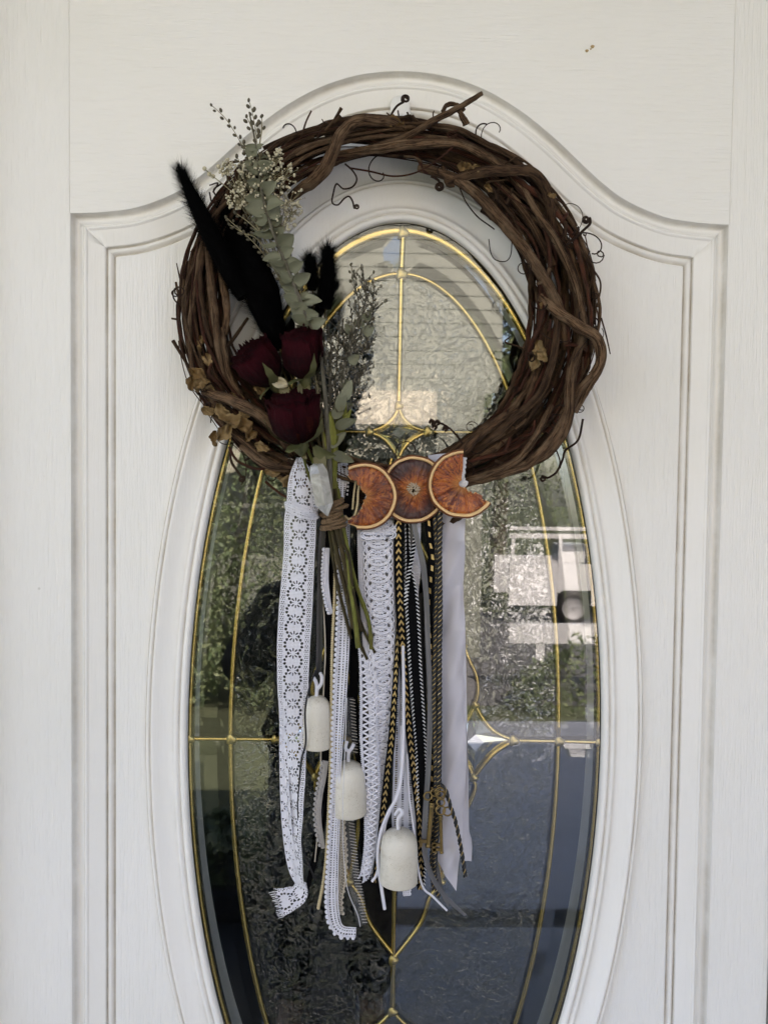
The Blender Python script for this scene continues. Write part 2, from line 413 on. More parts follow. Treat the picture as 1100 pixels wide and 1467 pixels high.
# oval glass opening
cz_ = float(at(565.5, 1060)[2]); cxo = float((at(268.5, 1058)[0] + at(861, 1062)[0]) / 2)
AO = float((at(861, 1062)[0] - at(268.5, 1058)[0]) / 2); BO = float(at(576, 318)[2] - cz_)
CX, CZ = cxo, cz_
TH = np.linspace(0, 2 * PI, 241)[:-1]
def ell(a, b, n=None, th=None):
    th = TH if th is None else th
    return np.stack([CX + a * np.cos(th), CZ + b * np.sin(th)], -1)
def ell_off(e, th=None):
    """true parallel curve of the glass ellipse, e metres outwards"""
    th = TH if th is None else th
    n = np.stack([np.cos(th) / AO, np.sin(th) / BO], -1); n /= np.linalg.norm(n, axis=-1)[..., None]
    return ell(AO, BO, th=th) + n * e
rprof = [(0.1, -1.4, .3), (1, 1.6, 0), (3.5, 3.2, 0), (7, 3.5, 0), (9.5, 2.6, .1), (10.8, 0.9, .5), (12.2, 0.9, .4), (13.5, 2.2, .1), (16, 2.9, 0), (18.5, 2.2, .15), (20, 1.0, .3), (24, 0.7, .1), (30, 1.1, 0), (38, 2.3, 0), (46, 4.0, 0), (49, 4.6, 0),
         (50.5, 4.3, .1), (51.6, 2.2, .6), (53, 2.2, .5), (54.4, 3.4, .1), (56.5, 3.4, .05), (58, 2.4, .2), (59.2, 0.2, .6), (60.5, -1.0, .7), (62.5, -1.9, .3)]
rg = np.array([np.insert(ell_off(e * S), 1, -h * 1.3 * MM, axis=1) for e, h, t in rprof])
rb = MB(); rb.grid(rg, np.repeat(np.array([p[2] for p in rprof])[:, None], rg.shape[1], 1), close=True)
rb.build('oval_frame', M['paint_s'], door)
def fill(name, loops, y, mat, parent, hmap=None, kind=None):
    """flat triangulated sheet between closed loops of xz points"""
    bm = bmesh.new()
    es = []
    for lp in loops:
        lp = [p for p, q_ in zip(lp, list(lp[1:]) + [lp[0]]) if abs(p[0] - q_[0]) + abs(p[1] - q_[1]) > 1e-7]
        vs = [bm.verts.new((p[0], y, p[1])) for p in lp]
        for a, b in zip(vs, vs[1:] + vs[:1]): es.append(bm.edges.new((a, b)))
    bmesh.ops.triangle_fill(bm, edges=es, use_beauty=True, use_dissolve=False)
    for f_ in bm.faces:
        if f_.normal.y > 0: f_.normal_flip()
    V = np.array([v.co[:] for v in bm.verts]); idx = {v: i for i, v in enumerate(bm.verts)}
    F = [[idx[v] for v in f_.verts] for f_ in bm.faces]; bm.free()
    mb = MB(); mb.add(V, F); return mb.build(name, mat, parent, smooth=False, kind=kind)
fill('panel_field', [inset(outline, 64 * S), ell_off(60 * S)], 1.62 * MM, M['paint_v'], door)
# stiles and rails: split at the seams that run up from the panel corners
dl, dr = DL, DR
tops = outline[:CORN[1] + 1]
sw = 0.0004
fill('stile', [[(dl, 0.008), (dl, DT), (xl - 0.0012, DT), (xl - 0.0012, 0.008)]], 0.0, M['paint_v'], door)
fill('stile', [[(xr + 0.0012, 0.008), (xr + 0.0012, DT), (dr, DT), (dr, 0.008)]], 0.0, M['paint_v'], door)
for sgn, xa, xb in ((1, xl - 0.0012, xl), (-1, xr, xr + 0.0012)):      # shallow V seam between stile and rail, flat beside the panel
    sm = MB(); xmid = (xa + xb) / 2
    zt = zs_[0]
    sm.add([[xa, 0, zt], [xmid, 0.0004, zt], [xb, 0, zt], [xa, 0, DT], [xmid, 0.0004, DT], [xb, 0, DT], [xa, 0, 0.008], [xb, 0, 0.008]],
           [[0, 1, 4, 3], [1, 2, 5, 4], [6, 7, 2, 0]], [.1, .3, .1, .1, .3, .1, 0, 0]); sm.build('seam', M['paint_v'], door, smooth=False)
fill('rail', [list(map(tuple, tops)) + [(xr, DT), (xl, DT)]], 0.0, M['paint_h'], door)
fill('rail', [[(xl, ZB), (xr, ZB), (xr, 0.008), (xl, 0.008)]], 0.0, M['paint_h'], door)
ed = MB()
for a, b in (((dl, .008), (dl, DT)), ((dl, DT), (dr, DT)), ((dr, DT), (dr, .008)), ((dr, .008), (dl, .008))):
    ed.add([[a[0], 0, a[1]], [b[0], 0, b[1]], [b[0], .044, b[1]], [a[0], .044, a[1]]], [[0, 1, 2, 3]])
ed.build('edge', M['paint_s'], door, smooth=False)
bk = fill('back_skin', [[(dl, 0.008), (dl, DT), (dr, DT), (dr, 0.008)], ell_off(-2 * S)], 0.044, M['paint_s'], door)

# ---------------------------------------------------------------- leaded glass
M['brass'] = simple('brass_came', (0.72, 0.55, 0.19), 0.24, 1.0, col2=(0.42, 0.30, 0.10), nscale=45, bumpk=0.3, bscale=260)
M['solder'] = simple('brass_solder', (0.62, 0.49, 0.20), 0.34, 1.0, col2=(0.42, 0.32, 0.12), nscale=500, bumpk=0.5, bscale=900)
M['brass_dark'] = simple('tarnished_came', (0.50, 0.35, 0.10), 0.33, 1.0, nscale=90)
def glass(name, refl, rough, tint, pattern=None, edge=0.6):
    m, nt, b = newmat(name)
    nt.nodes.remove(b); out = nt.nodes['Material Output']
    gl_ = nd(nt, 'ShaderNodeBsdfGlossy'); gl_.inputs['Roughness'].default_value = rough; gl_.inputs['Color'].default_value = (0.92, 0.98, 0.96, 1)
    tr = nd(nt, 'ShaderNodeBsdfTransparent'); tr.inputs['Color'].default_value = (*tint, 1)
    fr = nd(nt, 'ShaderNodeFresnel'); fr.inputs['IOR'].default_value = 1.5
    ms = nd(nt, 'ShaderNodeMixShader')
    if pattern:
        v = coords(nt)
        # feathery glue-chip relief: every chip has its own direction
        wv = nd(nt, 'ShaderNodeTexNoise'); wv.inputs['Scale'].default_value = 60; wv.inputs['Detail'].default_value = 2
        nt.links.new(v, wv.inputs['Vector'])
        off = nd(nt, 'ShaderNodeVectorMath', _operation='MULTIPLY_ADD'); nt.links.new(wv.outputs['Color'], off.inputs[0]); off.inputs[1].default_value = g3(0.030); nt.links.new(v, off.inputs[2])
        vo = nd(nt, 'ShaderNodeTexVoronoi'); vo.inputs['Scale'].default_value = 48; nt.links.new(off.outputs[0], vo.inputs['Vector'])
        sc = nd(nt, 'ShaderNodeSeparateColor'); nt.links.new(vo.outputs['Color'], sc.inputs[0])
        ang = math_(nt, 'MULTIPLY', sc.outputs[0], 6.28)
        vr = nd(nt, 'ShaderNodeVectorRotate', _rotation_type='Y_AXIS'); nt.links.new(off.outputs[0], vr.inputs['Vector']); nt.links.new(ang, vr.inputs['Angle'])
        mp = nd(nt, 'ShaderNodeMapping'); mp.inputs['Scale'].default_value = (1, 1, 0.22); nt.links.new(vr.outputs[0], mp.inputs[0])
        n1 = noise(nt, mp.outputs[0], 270, 2, 0.55, 0.5)
        n2 = noise(nt, v, 60, 2, 0.5, 1.0)
        n1 = ramp(nt, math_(nt, 'ABSOLUTE', math_(nt, 'SUBTRACT', n1, .5)), [(0.0, g3(1)), (0.05, g3(0))])
        h = math_(nt, 'ADD', math_(nt, 'MULTIPLY', n1, 0.8), math_(nt, 'MULTIPLY', vo.outputs['Distance'], 0.35))
        h = math_(nt, 'ADD', h, math_(nt, 'MULTIPLY', n2, 0.5))
        nb_ = bump(nt, None, h, pattern, 0.0012)
        nt.links.new(nb_, gl_.inputs['Normal']); nt.links.new(nb_, fr.inputs['Normal'])
    fac = math_(nt, 'MULTIPLY_ADD', fr.outputs[0], edge, refl)
    nt.links.new(fac, ms.inputs[0]); nt.links.new(tr.outputs[0], ms.inputs[1]); nt.links.new(gl_.outputs[0], ms.inputs[2])
    nt.links.new(ms.outputs[0], out.inputs['Surface'])
    return m
M['glass_tex'] = glass('glue_chip_glass', 0.125, 0.03, (0.50, 0.52, 0.52), 0.85)
M['glass_soft'] = glass('soft_pattern_glass', 0.12, 0.04, (0.50, 0.52, 0.52), 0.30)
M['glass_facet'] = glass('facetted_crystal_glass', 0.34, 0.01, (0.8, 0.82, 0.82))
M['glass_bevel'] = glass('bevelled_clear_glass', 0.07, 0.03, (0.75, 0.78, 0.78))
M['glass_outer'] = glass('outer_clear_glass', 0.058, 0.012, (0.95, 0.96, 0.955))
M['glass_clear'] = glass('clear_glass', 0.10, 0.01, (0.5, 0.45, 0.42))
YG = 0.0085                                          # glass surface lies 8.5 mm behind the door face
unit = thing('glass_unit', 'x', 'x', (0, YG, 0)); del unit['label']; del unit['category']
unit.parent = door; unit.location = Vector((0, YG, 0)) - Vector(door.location)
def ubuild(mb, name, mat, smooth=True, label=None):
    o = mb.build(name, mat, None, smooth, loc=(0, YG, 0)); o.parent = unit; o.location = (0, 0, 0)
    return o
def gp(px, py): return xz(at(px, py, -YG))
# ring ellipses in the door plane
def fit_in(pxl, pyl, pxr, pyr, ptx, pty):
    l, r, t = gp(pxl, pyl), gp(pxr, pyr), gp(ptx, pty)
    return (r[0] - l[0]) / 2, t[1] - CZ, (r[0] + l[0]) / 2
aO, bO, _ = fit_in(273.5, 1058, 857, 1062, 576, 331)
aI, bI, _ = fit_in(332, 1058, 800, 1061, 575, 393)
def came(P2, w, hh=2.6, mat='brass', name='came', closed=False, sides=10):
    """rounded metal strip following xz points"""
    P2 = np.asarray(P2); P = np.stack([P2[:, 0], np.full(len(P2), YG - 0.0012), P2[:, 1]], -1)
    if closed: P = np.vstack([P, P[:2]])
    T = np.gradient(P, axis=0); T /= np.linalg.norm(T, axis=1)[:, None]
    N = np.stack([-T[:, 2], 0 * T[:, 0], T[:, 0]], -1)
    a = np.linspace(0, PI, sides)
    w = np.broadcast_to(np.asarray(w, float), (len(P2),));
    if closed: w = np.r_[w, w[:2]]
    G = P[:, None] + N[:, None] * (np.cos(a)[None, :, None] * w[:, None, None] / 2) - np.array([0, 1, 0]) * (np.sin(a)[None, :, None] ** 0.7 * hh * MM)
    mb = MB(); mb.grid(G); return ubuild(mb, name, M[mat])
def joint(px, py, r=6.5, k=3):
    p = gp(px, py); c = np.array([p[0], YG - 0.003, p[1]])
    th = np.linspace(0, 2 * PI, 17)[:-1]; ph = np.linspace(0, PI / 2, 6)
    rr_ = r * S * (1 + 0.16 * np.cos(k * th + 0.5) + 0.06 * np.sin(5 * th))
    P = np.array([[[c[0] + rr_[i] * math.cos(p_) * math.cos(t), c[1] - 0.0022 * math.sin(p_), c[2] + rr_[i] * math.cos(p_) * math.sin(t)] for i, t in enumerate(th)] for p_ in ph])
    mb = MB(); mb.grid(P, close=True); return ubuild(mb, 'solder_joint', M['solder'])
wO = (7.4 + 7 * np.abs(np.sin(TH)) ** 6) * S
came(np.stack([CX + aO * np.cos(TH), CZ + bO * np.sin(TH)], -1), wO, 3.0, closed=True)
came(np.stack([CX + aI * np.cos(TH), CZ + bI * np.sin(TH)], -1), 7.2 * S, 2.6, closed=True)
gsk = MB(); gk = np.array([[[*p] for p in np.insert(ell_off(e), 1, y, axis=1)] for e, y in ((0.0002, .0014), (0.0001, .004), (-.0001, YG - .0012), (-0.0048, YG + 0.0005))]); gsk.grid(gk, close=True); ubuild(gsk, 'gasket', M['rubber'])
def pl(pts, n=24): return catmull(np.array([gp(*p) for p in pts]), n)
def cm(pts, w=4.6, n=24, **k): return came(pl(pts, n), w * 1.42 * S, **k)
cm([(577.5, 333), (575, 393)], 5.5); cm([(575, 393), (573, 480), (571, 582)], 5.4)
# top star
star = [[(571, 585), (578, 600), (592, 612), (613, 619)], [(613, 619), (595, 627), (580, 640), (571, 657)], [(571, 657), (560, 640), (547, 627), (529, 619)], [(529, 619), (549, 611), (563, 599), (571, 585)]]
for s_ in star: cm(s_, 4.6)
cm([(357, 617), (529, 619)], 3.4); cm([(613, 619), (782, 621)], 3.8)
cm([(273, 1057.5), (332, 1058)], 4.2); cm([(332, 1058), (395, 1058.5)], 4.2); cm([(735, 1060), (800, 1061)], 4.4); cm([(800, 1061), (857, 1062.5)], 4.4)
RD = [[(680, 1009), (692, 1030), (709, 1048), (735, 1060)], [(735, 1060), (709, 1077), (691, 1096), (678, 1113)], [(678, 1113), (668, 1092), (650, 1074), (624, 1060)], [(624, 1060), (650, 1050), (667, 1032), (680, 1009)]]
def mir(pts, c=565.0): return [(2 * c - x + 0.0, y - (x - c) * 0.004) for x, y in pts]
for s_ in RD: cm(s_, 4.8)
for s_ in RD: cm(mir(s_), 4.8, mat='brass_dark')
cm([(509, 1058), (624, 1060)], 4.0)
curves = [[(571, 657), (585, 715), (603, 782), (640, 850), (664, 905), (663, 925)], [(664, 925), (672, 946), (681, 966), (684, 988), (680, 1009)],
          [(678, 1113), (680, 1128), (674, 1146), (664, 1166), (648, 1200), (632, 1262)], [(632, 1262), (616, 1285), (601, 1324), (563, 1374)],
          [(664, 925), (640, 955), (624, 992), (606, 1020), (590, 1040), (565, 1050)], [(632, 1262), (622, 1210), (616, 1150), (621, 1100), (624, 1060)]]
for i, c_ in enumerate(curves):
    cm(c_, 4.6, 30)
    cm(mir(c_, 566), 4.6, 30)
cm([(566, 1060), (565, 1240)], 4.2); cm([(565, 1240), (563, 1374)], 4.6); cm([(563, 1374), (562, 1448)], 5.4)
cm([(562, 1448), (540, 1468), (500, 1490)], 4.6); cm([(562, 1448), (586, 1470), (630, 1492)], 4.6); cm([(500, 1490), (540, 1550), (560, 1600)], 4.6); cm([(630, 1492), (585, 1550), (560, 1600)], 4.6)
cm([(560, 1600), (558, 1735)], 5)
for p, r in (((577.5, 334), 8.5), ((575, 393), 8.5), ((571, 582), 7), ((613, 619), 8), ((529, 619), 7), ((571, 657), 5.5), ((273, 1058), 7), ((332, 1058), 8), ((395, 1058.5), 7), ((735, 1060), 8), ((800, 1061), 7.5), ((857, 1062.5), 6.5), ((680, 1009), 6), ((678, 1113), 6.5),
             ((452, 1009), 6), ((452, 1112), 6.5), ((563, 1374), 7.5), ((562, 1448), 7.5), ((632, 1262), 6), ((500, 1262), 6.5), ((509, 1058), 6), ((664, 925), 5)): joint(*p, r)
# panes: six glue-chip pieces inside the inner oval
cxp = CX; zc1 = gp(565, 619.5)[1]; g_ = 0.0
def inner_arc(t0, t1, n=60):
    t = np.linspace(t0, t1, n); return np.stack([CX + aI * np.cos(t), CZ + bI * np.sin(t)], -1)
t1 = math.asin((zc1 - CZ) / bI)
xc_top = lambda z: gp(571, 600)[0]
vx = float(gp(572, 500)[0])
tv = math.acos((vx - CX) / aI)
def pane(name, pts, dy, mat):
    bm = bmesh.new(); vs = [bm.verts.new((p[0], YG + dy, p[1])) for p in pts]; es = [bm.edges.new((a, b)) for a, b in zip(vs, vs[1:] + vs[:1])]
    bmesh.ops.triangle_fill(bm, edges=es, use_beauty=True)
    for f_ in bm.faces:
        if f_.normal.y > 0: f_.normal_flip()
    idx = {v: i for i, v in enumerate(bm.verts)}; V = [v.co[:] for v in bm.verts]; F = [[idx[v] for v in f_.verts] for f_ in bm.faces]; bm.free()
    mb = MB(); mb.add(V, F); return ubuild(mb, name, M[mat], smooth=False)
pane('pane', np.vstack([inner_arc(t1, tv), [[vx, zc1]]]), .0010, 'glass_soft')
pane('pane', np.vstack([inner_arc(tv, PI - t1), [[vx, zc1]]]), .0010, 'glass_soft')
pane('pane', np.vstack([inner_arc(0, t1), [[vx, zc1], [vx, CZ]]]), .0012, 'glass_tex')
pane('pane', np.vstack([inner_arc(PI - t1, PI), [[vx, CZ], [vx, zc1]]]), .0012, 'glass_tex')
pane('pane', np.vstack([inner_arc(-PI / 2, 0), [[CX, CZ]]]), .0014, 'glass_soft')
pane('pane', np.vstack([inner_arc(PI, 1.5 * PI), [[CX, CZ]]]), .0014, 'glass_soft')
def cat_loop(segs, n=14): return np.vstack([pl(s_, n)[:-1] for s_ in segs])
# facetted star and diamonds
def facet(segs):
    L = [pl(s_, 9) for s_ in segs]
    allp = np.vstack([l[:-1] for l in L]); c = allp.mean(0)
    for i in range(0, 4):
        seg = L[i]; inner = c + (seg - c) * 0.0
        mid = seg[4]
        tb = [c + (L[i][0] - c) * 0.22, c + (L[i][-1] - c) * 0.22]
        V = [[p[0], YG - 0.0002, p[1]] for p in seg] + [[p[0], YG - 0.0056, p[1]] for p in (tb[1], tb[0])]
        mb = MB(); mb.add(V, [list(range(len(V)))]); ubuild(mb, 'facet', M['glass_facet'], False)
    V = [[*(c + (L[i][0] - c) * 0.22)] for i in range(4)]
    mb = MB(); mb.add([[p[0], YG - 0.0056, p[1]] for p in V], [[0, 1, 2, 3]]); ubuild(mb, 'facet', M['glass_facet'], False)
facet(star); facet(RD); facet([mir(s_) for s_ in RD])
# clear petals in the middle ornament
def petal(name, pts, dy=0.0004):
    pane(name, pl(pts, 40), dy, 'glass_clear')
petal('clear_pane', [(664, 925), (672, 946), (681, 966), (684, 988), (680, 1009), (667, 1032), (650, 1050), (624, 1060), (600, 1050), (606, 1020), (624, 992), (640, 955), (663, 926)])
petal('clear_pane', mir([(664, 925), (672, 946), (681, 966), (684, 988), (680, 1009), (667, 1032), (650, 1050), (624, 1060), (600, 1050), (606, 1020), (624, 992), (640, 955), (663, 926)], 566))
petal('clear_pane', [(624, 1062), (621, 1100), (616, 1150), (622, 1210), (632, 1262), (616, 1285), (601, 1324), (563, 1374), (530, 1324), (516, 1285), (500, 1262), (510, 1210), (516, 1150), (511, 1100), (509, 1062), (566, 1062), (623, 1062)])
# bevelled border panes: facets rise from every edge, mitred at the ends
def border(ta, tb):
    n, m = 90, 13
    th = np.linspace(ta, tb, n); q = np.linspace(0, 1, m)
    A = aI + (aO - aI) * q; B = bI + (bO - bI) * q
    X = CX + A[None] * np.cos(th)[:, None]; Z = CZ + B[None] * np.sin(th)[:, None]
    mid = np.stack([X[:, m // 2], Z[:, m // 2]], -1); L = np.r_[0, np.cumsum(np.linalg.norm(np.diff(mid, axis=0), axis=1))]
    wd = np.hypot(X[:, -1] - X[:, 0], Z[:, -1] - Z[:, 0])
    dE = np.minimum(L, L[-1] - L)[:, None]; dq = np.minimum(q, 1 - q)[None] * wd[:, None]
    hgt = np.minimum(np.minimum(dE * 0.9, dq), 0.33 * wd[:, None]) * 0.13
    P = np.stack([X, YG - 0.0002 - hgt, Z], -1)
    mb = MB(); mb.grid(P[:, ::-1]); return ubuild(mb, 'bevelled_pane', M['glass_bevel'], False)
for a, b in ((0.004, PI / 2 - .012), (PI / 2 + .008, PI - .004), (PI + .004, 1.5 * PI), (1.5 * PI, 2 * PI - .004)): border(a, b)
fill_o = None
bm = bmesh.new(); vs = [bm.verts.new((p[0], YG - 0.0062, p[1])) for p in ell_off(-1.0 * S)]; bm.faces.new(vs)
mb = MB(); mb.add([v.co[:] for v in bm.verts], [list(range(len(vs)))]); bm.free()
o = ubuild(mb, 'outer_pane', M['glass_outer'], False)
if o.data.polygons[0].normal.y > 0: o.data.flip_normals()
# ================================================================= the grapevine wreath
def bark(name, c1, c2, c3, rough=0.75):
    m, nt, b = newmat(name)
    uv = nd(nt, 'ShaderNodeAttribute'); uv.attribute_name = 'along'
    mp = nd(nt, 'ShaderNodeMapping'); mp.inputs['Scale'].default_value = (11, 34, 1); nt.links.new(uv.outputs['Vector'], mp.inputs[0])
    ad = nd(nt, 'ShaderNodeCombineXYZ'); nt.links.new(attr(nt, 'tint'), ad.inputs[2]);
    sc = nd(nt, 'ShaderNodeVectorMath', _operation='MULTIPLY_ADD'); nt.links.new(ad.outputs[0], sc.inputs[0]); sc.inputs[1].default_value = g3(37); nt.links.new(mp.outputs[0], sc.inputs[2])
    n1 = noise(nt, sc.outputs[0], 2.4, 5, 0.7)
    v = coords(nt); n2 = noise(nt, v, 55, 3, 0.6)
    c = mix(nt, ramp(nt, n1, [(0.42, g3(0)), (0.56, g3(1))]), tuple(x * .7 for x in c1), tuple(x * 1.15 for x in c2))
    c = mix(nt, ramp(nt, n2, [(0.48, g3(0)), (0.70, g3(.8))]), c, c3)
    c = mix(nt, math_(nt, 'MULTIPLY', attr(nt, 'tint'), 0.55), c, tuple(x * 0.45 for x in c1))
    nt.links.new(c, b.inputs['Base Color']); b.inputs['Roughness'].default_value = rough; b.inputs['Specular IOR Level'].default_value = 0.18
    bump(nt, b, math_(nt, 'ADD', math_(nt, 'MULTIPLY', n1, 1.6), math_(nt, 'MULTIPLY', noise(nt, v, 900, 3), 0.4)), 0.9, 0.0018)
    return m
M['cane'] = bark('grey_brown_vine_bark', (0.058, 0.030, 0.016), (0.180, 0.106, 0.059), (0.27, 0.180, 0.110))
M['cane2'] = bark('dark_vine_bark', (0.030, 0.015, 0.008), (0.100, 0.054, 0.029), (0.155, 0.092, 0.052))
M['redcane'] = bark('reddish_vine_bark', (0.058, 0.018, 0.010), (0.120, 0.042, 0.023), (0.085, 0.048, 0.03), 0.55)
M['tendril'] = bark('dark_tendril', (0.03, 0.015, 0.010), (0.065, 0.035, 0.022), (0.05, 0.03, 0.02), 0.6)
M['dryleaf'] = simple('dried_vine_leaf', (0.22, 0.125, 0.035), 0.75, col2=(0.06, 0.032, 0.012), nscale=170, bumpk=0.6, bscale=350, tintcol=(0.25, 0.17, 0.075))
wx, wy, wz = at(556, 438, 0.03)
wreath = thing('grapevine_wreath', 'round wreath of twisted brown grapevine hanging over the oval window', 'wreath', (float(wx), -0.006, float(wz)))
RIN = np.array([[0, 212], [30, 212], [50, 206], [70, 203], [90, 206], [110, 210], [135, 218], [157, 226], [180, 231], [205, 222], [225, 220], [250, 232], [270, 233], [290, 226], [315, 222], [340, 216], [360, 212]])
ROUT = np.array([[0, 268], [30, 270], [50, 286], [70, 298], [90, 305], [110, 303], [135, 300], [160, 282], [180, 277], [205, 284], [225, 298], [250, 304], [270, 304], [290, 300], [315, 292], [340, 274], [360, 268]])
def ringpt(th, a, b):
    """th degrees clockwise from top, a -1..1 across, b -1..1 depth (towards the camera)"""
    t = np.mod(th, 360); ri = np.interp(t, RIN[:, 0], RIN[:, 1]); ro = np.interp(t, ROUT[:, 0], ROUT[:, 1])
    r = (ri + ro) / 2 + a * (ro - ri) / 2
    h = 0.031 + 0.022 * b
    return at(556 + r * np.sin(np.radians(th)), 438 - r * np.cos(np.radians(th)), h)
def strand(th0, span, rad_px, rho, phi0, turns, seed, mat, wob=0.12, sides=8, name='vine'):
    n = max(14, int(abs(span) / 1.2)); th = th0 + np.linspace(0, span, n)
    q = np.linspace(0, 1, n)[:, None]
    ph = phi0 + turns * 2 * PI * q[:, 0] * abs(span) / 360 + 0.5 * pn(q * 3, seed, 1.0)
    rh = np.clip(rho * (1 + 0.25 * pn(q * 4, seed + 1)), 0.05, 1.06)
    kk = pn(q * abs(span) / 4.0, seed + 6, 1.0) * 0.06
    a = rh * np.cos(ph) + kk + wob * 0.6 * pn(q * span / 30, seed + 2, 1.5); b = kk * .7 + rh * np.sin(ph) + wob * pn(q * span / 30, seed + 3, 1.5)
    P = ringpt(th, np.clip(a, -1.12, 1.12), np.clip(b, -1, 1.15))
    r = rad_px * S * (1 + 0.10 * pn(q * span / 12, seed + 4, 2)) * (1 - 0.25 * np.abs(q[:, 0] - 0.5) * 2 * (rad_px < 3))
    nodes = rng.uniform(0, 1, max(1, int(abs(span) / 38)))
    for k in nodes: r = r * (1 + 0.28 * np.exp(-((q[:, 0] - k) * abs(span) / 1.6) ** 2))
    if rad_px > 3.2: fibres(P, r, mat, seed)
    mb = MB(); mb.tube(P, r, sides + (2 if rad_px > 2 else 0), rng.uniform(0, 1), rough=.13 if rad_px > 1.4 else 0); return mb.build(name, M[mat], wreath)
FIB = {'cane': MB(), 'cane2': MB()}
def fibres(P, r, mat, seed):
    g_ = np.random.default_rng(seed); n = len(P); T = np.gradient(P, axis=0); T /= np.linalg.norm(T, axis=1)[:, None] + 1e-9
    u = np.cross(T, [0, 1, .05]); u /= np.linalg.norm(u, axis=1)[:, None] + 1e-9; w = np.cross(u, T); w = np.where(w[:, 1:2] > 0, -w, w)
    for k in range(9):
        a0, a1 = sorted(g_.uniform(0, 1, 2)); a1 = min(1, max(a1, a0 + .12)); i0, i1 = int(a0 * (n - 1)), int(a1 * (n - 1))
        if i1 - i0 < 5: continue
        i = np.arange(i0, i1); ph = g_.uniform(.1, 3.0) + .35 * pn(np.stack([i * .12, i * 0.0], 1), int(g_.integers(1e6)), 1.0); q = P[i] + (r[i] * g_.uniform(.94, 1.05))[:, None] * (np.cos(ph)[:, None] * u[i] + np.sin(ph)[:, None] * w[i])
        rr_ = g_.uniform(.35, .85) * S * np.sin(np.linspace(.25, PI - .25, len(i))) ** .5
        FIB['cane' if g_.random() < .55 else 'cane2'].tube(q, rr_, 4, 0.0 if g_.random() < .6 else .95)
R = random.Random(5)
for k in range(17):                                                    # thick canes, mostly top, right and bottom
    th0 = R.choice([R.uniform(-30, 40), R.uniform(20, 90), R.uniform(60, 140)])
    strand(th0, R.uniform(50, 100), R.uniform(3.6, 6.0), R.uniform(0.3, 0.85), R.uniform(0, 2 * PI), R.uniform(-1.1, 1.1), 100 + k * 7, R.choice(['cane', 'cane', 'cane2']), 0.1, 10)
for k in range(10):
    strand(R.uniform(190, 300), R.uniform(40, 80), R.uniform(2.6, 4.2), R.uniform(0.2, 0.75), R.uniform(0, 2 * PI), R.uniform(-.6, .6), 300 + k * 7, R.choice(['cane', 'cane2']), 0.1, 8)
for k in range(112):
    strand(R.uniform(0, 360), R.uniform(50, 140), R.uniform(1.5, 3.2), R.uniform(0.45, 1.05), R.uniform(0, 2 * PI), R.uniform(-1.3, 1.3), 500 + k * 7, R.choice(['cane2', 'redcane', 'cane', 'cane']), 0.26, 7)
for k in range(84):
    strand(R.uniform(0, 360), R.uniform(35, 120), R.uniform(0.7, 1.5), R.uniform(0.7, 1.10), R.uniform(0, 2 * PI), R.uniform(-1.5, 1.5), 1000 + k * 7, R.choice(['redcane', 'redcane', 'cane2']), 0.32, 5)
for k in range(34):
    strand(R.uniform(200, 290), R.uniform(40, 80), R.uniform(1.3, 2.5), R.uniform(0.5, 1.0), R.uniform(0, 2 * PI), R.uniform(-.8, .8), 1500 + k * 7, 'redcane', 0.25, 5)
# canes one can follow by eye
def cane(pts, r, mat='cane', sides=10, name='vine', n=None, parent=None, tint=None):
    pts = np.array(pts, float)
    q = catmull(pts, n or max(24, int(len(pts) * 16)))
    P = at(q[:, 0], q[:, 1], q[:, 2] * MM)
    t = np.linspace(0, 1, len(P))
    rr_ = np.interp(t, np.linspace(0, 1, len(r)), r) if np.ndim(r) else np.full(len(P), float(r))
    rr_ = rr_ * (1 + 0.07 * pn(t[:, None] * 9, int(pts[0, 0] * 7 + pts[0, 1]), 1.5))
    if np.max(rr_) > 3.4:
        rr_ = rr_ * .86; P = P + np.stack([pn(t[:, None] * len(pts) * 2.2, 11 + k_, 1.3) for k_ in range(3)], 1) * .9 * S
    if parent is None and np.max(rr_) > 3.4: fibres(P, rr_ * S, mat, int(pts[0, 0] * 3 + pts[0, 1]))
    mb = MB(); mb.tube(P, rr_ * S, sides + (4 if np.max(rr_) > 3 else 0), rng.uniform(0, 0.8) if tint is None else tint, rough=.12 if np.max(rr_) > 1.8 else 0)
    return mb.build(name, M[mat], parent or wreath)
cane([(691, 133, 66), (660, 152, 64), (622, 172, 60), (580, 196, 56), (540, 210, 52), (500, 224, 46), (460, 240, 36)], [3.2, 4.6, 5.2, 5.5, 5.5, 5, 4])
cane([(665, 158, 55), (655, 150, 55), (640, 150, 57), (634, 160, 60)], [3, 3.2, 3.4, 3])
cane([(668, 178, 58), (660, 162, 60), (650, 152, 60)], [5.5, 4, 2.5], 'cane')
cane([(600, 196, 38), (575, 181, 52), (540, 172, 58), (510, 174, 60), (490, 190, 62), (478, 215, 62), (467, 240, 60), (450, 258, 52), (430, 272, 40), (418, 282, 28)], [5, 6.5, 8, 8.5, 8.5, 8.5, 9.5, 10, 9, 7], 'cane')
cane([(640, 262, 46), (680, 248, 56), (725, 244, 62), (758, 246, 62), (778, 262, 58), (788, 290, 50), (792, 325, 42), (800, 360, 34)], [6.5, 7.5, 8, 8, 8.2, 8, 7, 6], 'cane2')
cane([(480, 222, 50), (540, 213, 55), (600, 205, 58), (655, 206, 58), (700, 225, 56), (735, 255, 50), (760, 290, 42)], [5, 7, 7.5, 7, 6.5, 6, 5], 'cane')
cane([(560, 180, 50), (610, 178, 54), (660, 187, 55), (705, 210, 52), (745, 235, 48), (790, 290, 42)], [4, 4.5, 4.5, 4.5, 4, 3.5], 'cane2')
